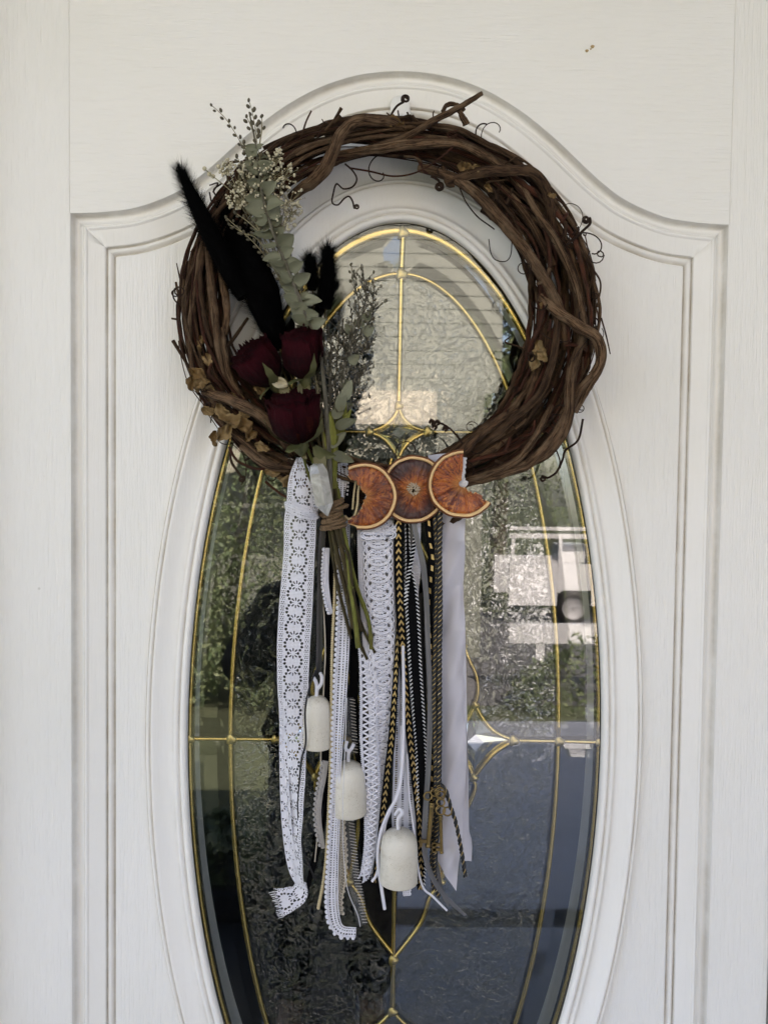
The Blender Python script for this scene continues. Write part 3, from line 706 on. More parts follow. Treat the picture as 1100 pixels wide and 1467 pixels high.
cane([(600, 240, 40), (650, 255, 48), (690, 285, 54), (730, 330, 56), (765, 375, 56), (800, 440, 52), (812, 500, 44)], [6.5, 8, 9, 9, 8.5, 8, 6], 'cane')
cane([(745, 262, 46), (768, 300, 54), (800, 350, 56), (822, 400, 56), (835, 450, 52), (838, 500, 44)], [4.5, 5.5, 6, 6, 5.5, 4], 'cane')
cane([(690, 300, 44), (740, 340, 52), (775, 385, 55), (790, 415, 56), (800, 440, 54)], [4, 4.5, 4.5, 4, 3.5], 'cane2')
cane([(775, 425, 46), (800, 447, 56), (830, 468, 62), (852, 482, 62), (861, 505, 60), (856, 530, 56), (842, 552, 52), (822, 590, 48)], [7, 8, 8.5, 8.5, 8.5, 8, 7.5, 6], 'cane')
cane([(858, 530, 50), (835, 552, 58), (812, 590, 60), (790, 630, 60), (760, 662, 58), (720, 678, 56), (670, 690, 50), (640, 700, 40)], [6, 6.5, 7, 7.5, 8, 8, 7, 5], 'cane')
cane([(835, 480, 48), (818, 540, 60), (815, 590, 63), (800, 630, 62), (775, 655, 58), (735, 672, 52)], [5, 8, 8.5, 8.5, 7.5, 6], 'cane')
cane([(800, 430, 50), (795, 500, 56), (775, 560, 58), (735, 600, 56), (700, 630, 52), (665, 655, 46)], [4, 5, 5.5, 6, 6, 5], 'cane2')
cane([(740, 590, 46), (715, 602, 54), (690, 620, 57), (665, 645, 56), (650, 668, 50)], [6, 7, 7.5, 7.5, 6], 'cane2')
cane([(665, 690, 55), (700, 678, 60), (740, 660, 60), (770, 620, 56), (790, 580, 50)], [4, 5, 5.5, 5, 4], 'cane')
cane([(278, 545, 34), (300, 562, 50), (335, 575, 60), (365, 590, 62), (392, 610, 60), (410, 635, 54), (418, 650, 42)], [5, 7, 8.5, 9, 8.5, 8, 7], 'cane')
cane([(312, 300, 40), (300, 350, 52), (303, 410, 56), (310, 470, 58), (318, 520, 56), (335, 560, 50)], [4, 5, 6, 6, 5, 4], 'cane')
cane([(322, 330, 40), (318, 390, 52), (325, 440, 54), (322, 480, 50)], [5, 6, 6, 5], 'cane')
cane([(318, 470, 54), (322, 500, 58), (330, 540, 58), (345, 565, 52)], [3, 4.2, 4.2, 4], 'cane')
cane([(300, 590, 50), (340, 625, 56), (375, 655, 56), (415, 680, 52), (440, 690, 44)], [3, 4, 4.5, 4, 3], 'cane')
cane([(345, 640, 52), (385, 668, 58), (420, 672, 56), (450, 680, 48)], [4.5, 5, 5, 4], 'cane')
cane([(622, 752, 46), (640, 749, 48), (656, 742, 50), (672, 730, 44)], [2, 4, 4.5, 3], 'cane2')
# stubs, broken twigs
for pts, r in (([(248, 488, 40), (258, 505, 42), (272, 528, 40)], [2.8, 2, 2.2]), ([(246, 456, 36), (258, 458, 40)], [1.2, 1.4]), ([(252, 404, 38), (256, 425, 40), (262, 440, 40)], [1.5, 1.8, 2]),
               ([(253, 377, 36), (258, 400, 40)], [0.8, 1.2]), ([(446, 158, 52), (438, 175, 50), (432, 196, 46)], [1.1, 1.2, 1.4]), ([(489, 154, 54), (478, 172, 52), (466, 186, 48)], [2.2, 1.6, 2]),
               ([(488, 165, 54), (478, 176, 52)], [2.4, 1.6]), ([(355, 455, 45), (338, 480, 48), (322, 502, 48)], [2.0, 2.4, 3]), ([(760, 385, 36), (757, 410, 38), (759, 428, 36)], [1, 1.2, 1.6]),
               ([(745, 340, 45), (752, 360, 45), (768, 372, 45)], [1.2, 1.6, 1.6]), ([(861, 455, 50), (868, 480, 48), (874, 507, 44)], [1.2, 1, .7]), ([(730, 482, 34), (724, 490, 36), (745, 497, 38), (760, 506, 40)], [.8, 1.3, 1.2, 1.4]),
               ([(828, 350, 45), (838, 368, 47), (848, 385, 48), (845, 410, 46), (838, 425, 44)], [1.8, 2.4, 2, 1.6, 1.4]), ([(845, 380, 48), (860, 405, 46), (855, 440, 44)], [1.4, 1.2, 1.2])):
    cane(pts, r, 'cane2', 6, 'twig')
# loose tendrils with curled ends
def spiral(cx_, cy_, r0, r1, turns, a0, h, n=22):
    t = np.linspace(0, 1, n); a = a0 + turns * 2 * PI * t; r = r0 + (r1 - r0) * t
    return [(cx_ + r[i] * math.cos(a[i]), cy_ + r[i] * math.sin(a[i]), h + 3 * math.sin(a[i])) for i in range(n)]
def tend(pts, r=1.1, mat='tendril'): return cane(pts, r, mat, 6, 'tendril', n=len(pts) * 6)
tend([(556, 180, 50), (560, 165, 52), (568, 152, 55), (577, 146, 56)] + spiral(581, 141, 6, 2, 1.6, 2.2, 57), 1.5)
tend([(592, 176, 50), (586, 166, 52), (583, 160, 54)], 1.2)
tend([(494, 234, 46), (505, 244, 46), (511, 256, 44), (505, 267, 42), (492, 270, 40), (482, 263, 38), (477, 278, 34), (476, 290, 32), (484, 293, 30), (493, 284, 30), (500, 281, 30), (505, 288, 30), (507, 297, 30)] + spiral(511, 296, 3.5, 1.5, 1.5, 2.6, 30), 1.15)
tend([(500, 240, 46), (530, 245, 46), (565, 252, 48), (600, 245, 52), (635, 222, 58), (650, 205, 60), (640, 192, 60), (655, 186, 60)], 1.2, 'redcane')
tend([(617, 252, 50), (622, 254, 50), (628, 258, 50)] + spiral(629, 267, 6, 2, 2.2, -1.5, 50), 1.7)
tend([(658, 268, 48), (668, 290, 46), (684, 310, 40), (700, 322, 34), (708, 328, 28)], .9)
tend([(700, 342, 18), (703, 362, 16), (710, 372, 15), (724, 374, 16), (731, 366, 18), (733, 350, 22), (733, 335, 30)], .7)
tend([(812, 350, 48), (822, 342, 50), (835, 330, 52), (845, 320, 52), (845, 312, 52)] + spiral(839, 314, 5, 2, 1.6, 0, 52), 1.7)
tend([(820, 336, 50), (824, 330, 50), (820, 325, 50)], 1.3); tend([(826, 338, 50), (829, 330, 50), (828, 324, 50)], 1.2)
tend([(668, 644, 56), (655, 625, 52), (642, 612, 48), (630, 606, 46), (618, 605, 44)], 1.3)
for x, y in ((618, 605), (626, 606), (637, 615), (622, 612)):
    cane([(x - 3, y + 1, 45), (x, y - 3, 46), (x + 3, y, 46), (x, y + 3, 45)], [1.5, 2.2, 2.2, 1.2], 'tendril', 6, 'dried_berry')
tend([(835, 600, 50), (828, 630, 48), (810, 645, 46), (806, 658, 44), (798, 675, 42), (786, 684, 40), (777, 682, 40)] + spiral(777, 686, 4, 1.5, 1.1, -1.4, 40), 1.5)
tend([(795, 640, 46), (802, 662, 44), (796, 678, 42)], 1.0)
tend([(330, 642, 46), (331, 660, 46), (340, 675, 46), (347, 684, 46)] + spiral(346, 686, 4.5, 1.5, 1.3, -1, 46), 1.7)
tend([(328, 640, 48), (338, 658, 50), (355, 668, 50), (372, 672, 52), (392, 668, 54)], 1.9, 'redcane'); tend([(350, 660, 50), (365, 650, 52), (366, 634, 54), (352, 628, 54), (345, 640, 52)], 1.5)
tend([(380, 690, 44), (400, 706, 44), (420, 718, 46)], 1.8, 'redcane'); tend([(300, 275, 30), (304, 290, 34), (312, 285, 34), (306, 272, 32), (318, 262, 32)], 1.1)
tend([(305, 275, 40), (312, 262, 38), (300, 265, 36)], 1.0); tend([(570, 158, 40), (572, 168, 44), (578, 178, 46)], 1)
for k in range(80):                                                    # small wild tendrils thrown off the ring
    th = R.uniform(0, 360); th = R.uniform(5, 140) if k < 26 else th
    a0 = R.choice([-1, 1, 1]) * R.uniform(0.7, 1.0); bb = R.uniform(0.3, 1.1)
    L = R.uniform(5, 16); pts = []
    p = ringpt(np.array([th]), np.array([a0]), np.array([bb]))[0]
    d = Vector((R.gauss(0, 1), R.gauss(-.2, .4), R.gauss(0, 1))).normalized(); c = R.uniform(-1, 1) * 0.7
    P = [np.array(p)]
    for i in range(16):
        d = (Matrix.Rotation(c * (0.3 + i * .07), 3, 'Y') @ d).normalized(); P.append(P[-1] + np.array(d) * L * S * 0.28)
    P = np.array(P); P[:, 1] = np.minimum(P[:, 1], -0.007)
    mb = MB(); mb.tube(P, R.uniform(.5, 1.1) * S, 5, R.random()); mb.build('tendril', M['tendril'], wreath)
for k in range(125):                                                    # short broken twigs poking through at odd angles
    th = R.uniform(-20, 200) if k < 95 else R.uniform(200, 340); p = ringpt(np.array([th]), np.array([R.uniform(-.9, .9)]), np.array([R.uniform(.5, 1.15)]))[0]
    tg = math.radians(th + R.gauss(0, 38)); d = np.array([math.cos(tg), R.uniform(-.25, .25), -math.sin(tg)]) * R.choice([-1, 1]); L = R.uniform(12, 34) * S
    bend = np.array([R.gauss(0, .12), R.gauss(0, .08), R.gauss(0, .12)]) * L
    q = np.array([p, p + d * L * .33 + bend * .6, p + d * L * .66 + bend, p + d * L]); q[:, 1] = np.minimum(q[:, 1], -.008)
    rr_ = R.choice([.7, .9, 1.2, 1.7, 2.4]) * S; mb = MB(); mb.tube(catmull(q, 8), rr_ * np.array([1.1, 1, 1.15, 1, .95, 1, .9, .8]), 6, R.random()); mb.build('twig', M[R.choice(['cane', 'cane2', 'redcane', 'cane2'])], wreath)
# papery dried leaves caught in the vine
def crumple(name, px, py, h, size, ang, seed, mat, parent, n=13, curl=1.0, org=None, lobes=True, tilt=0.0):
    u = np.linspace(-1, 1, n); a, b = np.meshgrid(u, u, indexing='ij')
    w = np.clip(1 - np.abs(a) ** 1.7, 0.03, 1) ** 0.6
    if lobes: w = w * (1 + 0.20 * np.sin(a * 5 + seed) + .10 * np.sin(a * 14 + seed * 2))
    X = a * size; Y = b * w * size * 0.62
    q = np.stack([a.ravel(), b.ravel()], 1)
    Z = (pn(q, seed, 2.4).reshape(a.shape) * 0.9 + curl * 0.35 * b ** 2 - 0.25 * curl * a ** 2) * size
    ca, sa = math.cos(ang), math.sin(ang); ct, st = math.cos(tilt), math.sin(tilt)
    Y2, Z2 = Y * ct - Z * st, Y * st + Z * ct
    p = at(px, py, h * MM)
    G = np.stack([p[0] + (X * ca - Y2 * sa) * S, p[1] - Z2 * S, p[2] - (X * sa + Y2 * ca) * S], -1)
    mb = MB(); mb.grid(G, seed % 7 / 7.0); return mb.build(name, M[mat], parent)
for i, (x, y, h, s_, a) in enumerate([(283, 535, 56, 15, .6), (275, 548, 54, 13, 1.8), (290, 552, 58, 14, 2.6), (298, 588, 56, 12, .2), (318, 590, 60, 17, .9), (335, 603, 62, 19, .4), (322, 618, 60, 17, 2.2), (350, 612, 62, 18, 1.2), (308, 628, 54, 13, 1.4),
                                      (288, 492, 50, 13, 1.6), (296, 515, 54, 12, 1.3), (390, 676, 56, 13, .2), (408, 690, 56, 14, .4), (352, 590, 58, 14, 2.0), (565, 176, 56, 15, .1), (548, 172, 54, 10, .3), (665, 238, 58, 12, .1), (678, 242, 58, 11, -.4),
                                      (772, 500, 56, 15, 1.5), (766, 520, 54, 13, 1.9), (776, 510, 58, 12, .8), (778, 438, 50, 8, 1.7), (790, 280, 60, 7, .2), (372, 558, 60, 12, .8), (340, 570, 50, 13, .4), (428, 668, 54, 12, 1.5), (300, 560, 52, 12, .5), (375, 640, 60, 13, .3), (360, 625, 62, 12, 2.5), (700, 270, 56, 9, .7)]):
    crumple('dried_leaf', x, y, h, s_ * .82, a, 70 + i, 'dryleaf', wreath, tilt=R.uniform(-.5, .5))

for k_, m_ in FIB.items(): m_.build('bark_fibres', M[k_], wreath, kind='stuff')
# ================================================================= white hook that carries the wreath
hk = thing('wreath_hook', 'small white plastic hook on the arch of the door above the wreath', 'hook', tuple(map(float, at(573, 152, 0.004))))
M['white_plastic'] = simple('white_plastic', (0.84, 0.84, 0.83), 0.3, nscale=50)
def plate(name, pts, h0, h1, mat, parent, n=40):
    q = catmull(np.array(pts + [pts[0]], float), n)[:-1]
    c = q.mean(0); rows = []
    for f, h in ((1, h0), (1, h1 - .0006), (0.93, h1), (0.01, h1)): rows.append(at(c[0] + (q[:, 0] - c[0]) * f, c[1] + (q[:, 1] - c[1]) * f, h))
    mb = MB(); mb.grid(np.array(rows), close=True); return mb.build(name, M[mat], parent)
plate('back_plate', [(559, 150), (563, 140), (573, 136), (583, 139), (587, 150), (588, 175), (587, 200), (573, 204), (560, 200), (559, 175)], .0045, .0075, 'white_plastic', hk)
mb = MB(); q = catmull(np.array([(573, 165, 8), (573, 180, 20), (573, 190, 34), (573, 184, 46), (573, 176, 50)], float), 24)
mb.tube(at(q[:, 0], q[:, 1], q[:, 2] * MM), 4.5 * S, 10); mb.build('hook_arm', M['white_plastic'], hk)
# ================================================================= the dried bouquet
def px3(pts, n): q = catmull(np.array(pts, float), n); return at(q[:, 0], q[:, 1], q[:, 2] * MM)
def base(px, py, h): return tuple(map(float, at(px, py, h * MM)))
M['fur'] = simple('black_dyed_grass_fur', (0.0018, 0.0018, 0.002), 0.9, nscale=300, spec=0.05)
M['stem_dark'] = bark('dry_dark_stem', (0.045, 0.035, 0.018), (0.10, 0.075, 0.035), (0.12, 0.11, 0.04), 0.6)
M['stem_green'] = bark('dry_green_stem', (0.13, 0.14, 0.03), (0.24, 0.25, 0.06), (0.20, 0.17, 0.05), 0.5)
M['sage'] = simple('sage_grey_leaf', (0.125, 0.13, 0.075), 0.7, col2=(0.062, 0.066, 0.038), nscale=110, bumpk=0.35, bscale=500, tintcol=(0.17, 0.175, 0.115))
M['sagestem'] = bark('grey_woody_stem', (0.11, 0.10, 0.075), (0.23, 0.21, 0.165), (0.17, 0.16, 0.11))
M['bud'] = simple('olive_bud', (0.10, 0.085, 0.05), 0.7, col2=(0.05, 0.042, 0.025), nscale=300)
M['gyp'] = simple('dried_white_floret', (0.62, 0.58, 0.44), 0.8, col2=(0.38, 0.33, 0.21), nscale=260, bumpk=0.5, bscale=900)
M['gypstem'] = simple('straw_stem', (0.27, 0.24, 0.13), 0.6, col2=(0.14, 0.12, 0.07), nscale=200)

def fuzzy(label, pts, rad, seed, nh=2600, hl=9, cat='dried flower'):
    nh = int(nh * 1.9); hl = hl * 1.35
    t = thing('bunny_tail_grass', label, cat, base(*pts[-1]), 'black bunny tail grasses in the bouquet')
    n = 34; P = px3(pts, n); q = np.linspace(0, 1, n)
    r = np.interp(q, np.linspace(0, 1, len(rad)), rad) * S
    mb = MB(); mb.tube(P, r * 0.72, 12); mb.build('flower_head', M['fur'], t)
    g_ = np.random.default_rng(seed); k = g_.uniform(0, n - 1.001, nh); i = k.astype(int); f = (k - i)[:, None]
    C = P[i] * (1 - f) + P[i + 1] * f; rr_ = (r[i] * (1 - f[:, 0]) + r[i + 1] * f[:, 0])[:, None]
    T = P[i] - P[i + 1]; T /= np.linalg.norm(T, axis=1)[:, None]       # hairs lean towards the tip
    d = g_.normal(size=(nh, 3)); d -= T * (d * T).sum(1)[:, None]; d /= np.linalg.norm(d, axis=1)[:, None]
    root = C + d * rr_ * 0.6; L = (hl * S * g_.uniform(0.6, 1.75, nh))[:, None]
    tip = root + (d * 0.7 + T * 0.8 + g_.normal(size=(nh, 3)) * 0.13) * L
    w = np.cross(d, T) * 0.26 * S
    V = np.stack([root - w, root + w, tip], 1).reshape(-1, 3)
    tip2 = P[0] + (T[0] + g_.normal(size=(90, 3)) * 0.35) * hl * S * g_.uniform(.5, 1.4, 90)[:, None]
    w2 = g_.normal(size=(90, 3)) * 0.3 * S
    V2 = np.stack([P[0] - w2, P[0] + w2, tip2], 1).reshape(-1, 3)
    V = np.vstack([V, V2])
    mb = MB(); mb.add(V, np.arange(len(V)).reshape(-1, 3)); mb.build('hairs', M['fur'], t, smooth=False, kind='stuff')
    return t
def stem(parent, pts, r, mat='stem_dark', n=24, name='stem', sides=6):
    P = px3(pts, n); q = np.linspace(0, 1, n); rr_ = np.interp(q, np.linspace(0, 1, len(r)), r) if np.ndim(r) else np.full(n, float(r))
    mb = MB(); mb.tube(P, rr_ * S, sides, rng.uniform(0, .9)); return mb.build(name, M[mat], parent)
KN = (474, 732, 66)
t = fuzzy('longest black bunny tail grass, its tip furthest to the upper left', [(258, 243, 52), (275, 280, 56), (298, 328, 60), (326, 382, 62), (350, 425, 62)], [4, 13, 17, 18, 14], 1, 3400, 8)
stem(t, [(350, 425, 62), (400, 520, 60), (450, 640, 58), KN], 1.2)
t = fuzzy('black bunny tail grass rising behind the longest one, blunt tip beside the vine', [(320, 298, 40), (332, 335, 44), (352, 380, 46), (378, 430, 48)], [7, 17, 22, 15], 2, 3200, 8)
stem(t, [(378, 430, 48), (420, 540, 52), KN], 1.2)
t = fuzzy('broad black bunny tail grass in the middle of the dark cluster', [(348, 335, 50), (362, 375, 56), (378, 415, 58), (395, 462, 58)], [7, 24, 27, 16], 3, 4200, 9)
stem(t, [(395, 462, 58), (425, 560, 58), KN], 1.2)
t = fuzzy('lowest black bunny tail grass, ending just above the roses', [(352, 400, 54), (372, 430, 60), (390, 465, 60), (404, 500, 60)], [8, 24, 24, 11], 4, 3400, 9)
stem(t, [(404, 500, 60), (430, 580, 58), KN], 1.2)
t = fuzzy('black bunny tail grass standing upright right of the leafy stem', [(469, 359, 52), (470, 385, 54), (468, 412, 54), (466, 442, 52)], [6, 12, 14, 11], 5, 2600, 8)
stem(t, [(466, 442, 52), (462, 540, 54), (462, 640, 56), KN], .9)
t = fuzzy('small black bunny tail grass half hidden behind the sage leaves', [(444, 372, 44), (446, 390, 46), (448, 415, 46)], [5, 10, 8], 6, 1600, 8)
stem(t, [(448, 415, 46), (455, 540, 50), KN], .9)

# sage leafed branch
br = thing('leafy_branch', 'long grey-green leafy branch curving up through the bouquet', 'dried branch', base(*KN))
bp = [(357, 160, 60), (366, 205, 64), (371, 250, 68), (378, 290, 70), (392, 335, 72), (410, 378, 74), (424, 415, 74), (440, 455, 74), (455, 490, 72), (463, 540, 70), (468, 600, 68), (472, 660, 66), KN]
stem(br, bp, [1, 1.6, 2, 2.4, 2.6, 3, 3], 'sagestem', 60, 'stem', 8)
def leaf(parent, px, py, h, L, ang, seed, mat='sage', wid=0.8, cup=0.35, tilt=0.0, name='leaf', pitch=0.0):
    """rounded leaf growing from (px,py) in image direction ang (degrees, 0 = right, 90 = up)"""
    n, m = 9, 7; a = np.linspace(0, 1, n); b = np.linspace(-1, 1, m)
    A, B = np.meshgrid(a, b, indexing='ij')
    w = wid * 0.5 * np.clip(np.sin(PI * A ** 0.62), 0, 1) ** 0.75 + 0.015
    X = A * L; Y = B * w * L
    Z = (cup * np.abs(B) ** 1.5 * w + 0.12 * np.sin(A * PI) * (1 if seed % 2 else -1) + 0.04 * pn(np.stack([A.ravel(), B.ravel()], 1), seed, 2).reshape(A.shape)) * L
    ct, st = math.cos(tilt), math.sin(tilt); Y, Z = Y * ct - Z * st, Y * st + Z * ct
    cp, sp = math.cos(pitch), math.sin(pitch); X, Z = X * cp - Z * sp, X * sp + Z * cp
    r_ = math.radians(ang); c, s_ = math.cos(r_), math.sin(r_); p = at(px, py, h * MM)
    G = np.stack([p[0] + (X * c - Y * s_) * S, p[1] - Z * S, p[2] + (X * s_ + Y * c) * S], -1)
    mb = MB(); mb.grid(G, (seed * 37 % 10) / 10); return mb.build(name, M[mat], parent)
R = random.Random(11)
bq = catmull(np.array(bp, float), 300)
yy = bq[:, 1]; k = 0
for y in list(np.arange(213, 470, 12.5)):
    j = int(np.argmin(abs(yy - y))); x, h = bq[j, 0], bq[j, 2]
    sz = 17 + 11 * min(1, (y - 205) / 90)
    for sd_ in (-1, 1):
        ang = (180 - R.uniform(0, 50)) if sd_ < 0 else R.uniform(0, 52)
        if 300 < y < 400 and sd_ < 0: ang = 180 + R.uniform(-20, 25)
        leaf(br, x + sd_ * 1, y + R.uniform(-3, 3), h + R.uniform(-5, 3), sz * R.uniform(.62, .98), ang, 200 + k, tilt=R.uniform(-.7, .7), wid=R.uniform(.62, .9), pitch=R.uniform(-.3, .6)); k += 1
for (x, y, a) in ((478, 600, 60), (480, 612, 20), (470, 640, 40), (486, 590, 80), (476, 650, -20), (492, 575, 70)):
    leaf(br, x, y, 66, 30, a, 300 + k, wid=.45); k += 1

# bud-tipped sprigs
def ico_blob(c, r, jit=0.15, el=1.0, ax=None):
    th = np.linspace(0, 2 * PI, 7)[:-1]; ph = np.linspace(0.12, PI - 0.12, 5)
    P = np.array([[[math.sin(p) * math.cos(t), math.sin(p) * math.sin(t), math.cos(p) * el] for t in th] for p in ph]) * r
    if ax is not None:
        q = Vector((0, 0, 1)).rotation_difference(Vector(ax)).to_matrix(); P = P @ np.array(q).T
    return P + c
def sprig(label, lines, budr, every, seed, smat='bud', r0=1.0, parent=None, name='budding_sprig', group='budding sprigs in the bouquet', bmat='bud', bname='buds', root=None, el=1.5):
    t = parent or thing(name, label, 'dried sprig', base(*(root or KN)), group)
    g_ = random.Random(seed); bm_ = MB()
    for ln in lines:
        n = max(10, len(ln) * 8); P = px3(ln, n); mb = MB(); mb.tube(P, np.linspace(r0 * .5, r0, n) * S, 5, g_.random()); mb.build('stem', M[smat], t)
        q = catmull(np.array(ln, float), 200); L = np.r_[0, np.cumsum(np.linalg.norm(np.diff(q[:, :2], axis=0), axis=1))]
        s_ = 0.0; sd_ = 1
        while s_ < L[-1] * 0.72:
            j = int(np.searchsorted(L, s_)); j = min(j, 198); d = q[j] - q[j + 1]; d = d / (np.linalg.norm(d[:2]) + 1e-6)
            nx, ny = -d[1] * sd_, d[0] * sd_; off = budr * g_.uniform(1.0, 1.9) if s_ > 0 else 0
            bx, by = q[j, 0] + nx * off + d[0] * budr, q[j, 1] + ny * off + d[1] * budr
            c = at(bx, by, (q[j, 2] + g_.uniform(-2, 2)) * MM)
            ax = (float(d[0] + nx * .5), float(g_.uniform(-.4, .4)), float(-d[1] - ny * .5))
            B = ico_blob(c, budr * S * g_.uniform(.75, 1.15), el=el, ax=ax); bm_.grid(B, g_.random(), close=True)
            s_ += every * g_.uniform(.7, 1.3); sd_ *= -1
    bm_.build(bname, M[bmat], t, kind='stuff'); return t
sprig('budding sprig reaching furthest up and left, above the black tail', [[(304, 151, 56), (322, 168, 58), (338, 192, 60), (350, 215, 62), (362, 245, 64), (378, 290, 64), (400, 350, 60), (440, 470, 58), (462, 600, 60), KN]], 2.0, 7.5, 1, 'gypstem')
sprig('tallest budding sprig with side twigs at the top of the bouquet', [[(357, 145, 60), (361, 158, 60), (365, 180, 62), (370, 215, 64), (380, 260, 64), (400, 330, 60), (440, 460, 58), KN], [(354, 168, 60), (360, 182, 61), (366, 200, 63)], [(375, 168, 60), (375, 185, 62), (372, 205, 63)]], 2.3, 6.5, 2, 'gypstem')
sprig('loose budding sprig crossing the black tails below the florets', [[(325, 312, 66), (345, 330, 68), (368, 352, 70), (392, 385, 70), (420, 440, 66), (452, 540, 62), KN], [(330, 322, 66), (350, 334, 68), (366, 340, 70), (386, 365, 70)], [(338, 305, 64), (356, 318, 68), (380, 340, 70)], [(352, 300, 64), (366, 320, 68), (384, 350, 70)]], 1.9, 6, 3, 'gypstem')
sprig('dense olive bud twig hugging the leafy branch on its left', [[(350, 205, 62), (358, 235, 66), (366, 270, 66), (380, 320, 66), (410, 400, 64)], [(340, 225, 60), (352, 250, 62), (364, 280, 64)], [(385, 230, 60), (382, 260, 62), (384, 300, 64)], [(345, 250, 60), (356, 270, 62), (368, 300, 64)], [(330, 262, 58), (345, 280, 60), (362, 300, 62)]], 2.0, 5.2, 9, 'gypstem')
# gypsophila
gy = thing('gypsophila_spray', 'cloud of tiny cream florets at the top of the bouquet', 'dried flowers', base(*KN))
g_ = random.Random(4); st_ = MB(); fl = []
hubs = [(345, 262, 18, 22), (325, 240, 14, 12), (372, 285, 26, 26), (405, 250, 14, 24), (412, 285, 14, 26), (395, 225, 12, 14), (340, 285, 22, 16), (360, 240, 20, 18), (418, 300, 10, 16), (400, 320, 14, 20), (385, 250, 30, 20)]
for hx, hy, n_, sp in hubs:
    st_.tube(px3([(hx, hy, 62), ((hx + 385) / 2 + 4, (hy + 380) / 2, 62), (415, 430, 58)], 12), .55 * S, 4, g_.random())
    for _ in range(n_ + 16):
        a, r = g_.uniform(0, 2 * PI), sp * math.sqrt(g_.random()); x, y, h = hx + r * math.cos(a), hy + r * math.sin(a) * .9, g_.uniform(54, 74)
        st_.tube(px3([(x, y, h), ((x + hx) / 2 + g_.uniform(-3, 3), (y + hy) / 2 + 3, 62), (hx + g_.uniform(-3, 3), hy + g_.uniform(2, 12), 62)], 6), .35 * S, 3, g_.random())
        fl.append((x, y, h))
st_.build('stems', M['gypstem'], gy, kind='stuff')
fm = MB()
for x, y, h in fl:
    for _ in range(g_.choice([1, 1, 2, 3, 4])):
        c = at(x + g_.uniform(-2.4, 2.4), y + g_.uniform(-2.4, 2.4), (h + g_.uniform(-1, 1)) * MM); fm.grid(ico_blob(c, g_.uniform(.8, 1.9) * S), g_.random(), close=True)
fm.build('florets', M['gyp'], gy, kind='stuff')
for x, y in ((293, 241), (300, 249), (305, 252), (422, 322), (313, 238)):
    c = at(x, y, 58 * MM); mb = MB(); mb.grid(ico_blob(c, 3.0 * S), .3, close=True); mb.build('floret', M['gyp'], gy)
gy2 = MB(); gy2.tube(px3([(293, 241, 58), (305, 252, 60), (325, 268, 60), (350, 290, 60)], 14), .6 * S, 4); gy2.build('stem', M['gypstem'], gy)

# wispy grey shrub sprays on the right
def spray(label, fan, seed, n_side, bud=1.6):
    t = sprig(label, fan, bud, 8, seed, 'sagestem', 1.5, None, 'wispy_spray', 'wispy sprays right of the roses', root=(478, 640, 60))
    g_ = random.Random(seed + 50); tw = MB()
    for ln in fan:
        q = catmull(np.array(ln, float), 120)
        for _ in range(n_side * 2):
            j = g_.randint(5, 112); x, y, h = q[j]; a = g_.uniform(20, 160); L = g_.uniform(7, 26)
            c = g_.uniform(-8, 8); ar = math.radians(a)
            P = px3([(x, y, h), (x + L * .5 * math.cos(ar) + c * .3, y - L * .5 * math.sin(ar), h + g_.uniform(-4, 4)), (x + L * math.cos(ar) + c, y - L * math.sin(ar), h + g_.uniform(-6, 6))], 7)
            tw.tube(P, np.linspace(.8, .4, 7) * S, 4, g_.random()); tw.grid(ico_blob(P[-1], 1.5 * S, el=1.7), g_.random(), close=True)
            if g_.random() < .5: tw.grid(ico_blob(P[4], 1.2 * S, el=1.7), g_.random(), close=True)
    tw.build('twigs', M['sagestem'], t, kind='stuff')
    return t
s1 = spray('tallest wispy bud spray, its tips in front of the gold arch', [[(503, 380, 56), (506, 400, 56), (512, 425, 58), (514, 450, 58), (505, 480, 58), (492, 530, 58), (484, 590, 58), (476, 650, 60)], [(520, 395, 56), (524, 415, 57), (522, 440, 58), (512, 465, 58)], [(536, 412, 56), (534, 432, 57), (528, 450, 58), (514, 470, 58), (502, 495, 58)], [(536, 440, 56), (530, 460, 57), (516, 480, 58), (500, 510, 58)]], 21, 9, 1.8)
s2 = spray('wispy spray leaning left over the rose, closest to the leafy branch', [[(482, 450, 62), (486, 480, 62), (482, 520, 62), (480, 580, 62), (474, 650, 60)], [(470, 470, 60), (474, 500, 62), (474, 560, 62), (470, 640, 60)], [(452, 480, 64), (464, 505, 64), (472, 550, 64), (472, 630, 62)]], 22, 12, 1.4)
s3 = spray('wispy spray spreading right with a few round leaves', [[(500, 430, 54), (504, 460, 54), (498, 500, 55), (490, 560, 56), (480, 640, 58)], [(518, 560, 52), (510, 565, 53), (500, 580, 55), (488, 610, 57)], [(522, 530, 52), (512, 545, 53), (498, 560, 55)], [(528, 500, 52), (514, 508, 54), (500, 530, 55)], [(490, 470, 54), (494, 520, 56), (486, 600, 58)]], 23, 12, 1.4)
for i, (x, y, a) in enumerate(((514, 470, 80), (520, 478, 30), (506, 478, 130), (522, 462, 60), (500, 520, 40), (490, 560, 70), (488, 585, 20), (484, 600, 110))):
    leaf(s3, x, y, 58, 17, a, 400 + i, wid=.85, tilt=(i % 3 - 1) * .4)
s4 = thing('slender_leaf_stalk', 'dark green slender leaf stalk beside the lowest rose', 'dried stem', base(478, 690, 60))
stem(s4, [(489, 575, 60), (486, 605, 62), (480, 640, 62), (478, 700, 62)], [1.2, 3.4, 4.6, 3.5], 'stem_green', 20, 'stem', 8)
for i, (x, y, L, a) in enumerate(((480, 640, 62, 78), (477, 640, 46, 95), (482, 625, 40, 62), (474, 650, 30, 110))): leaf(s4, x, y, 64, L, a, 430 + i, 'stem_green', wid=.22)

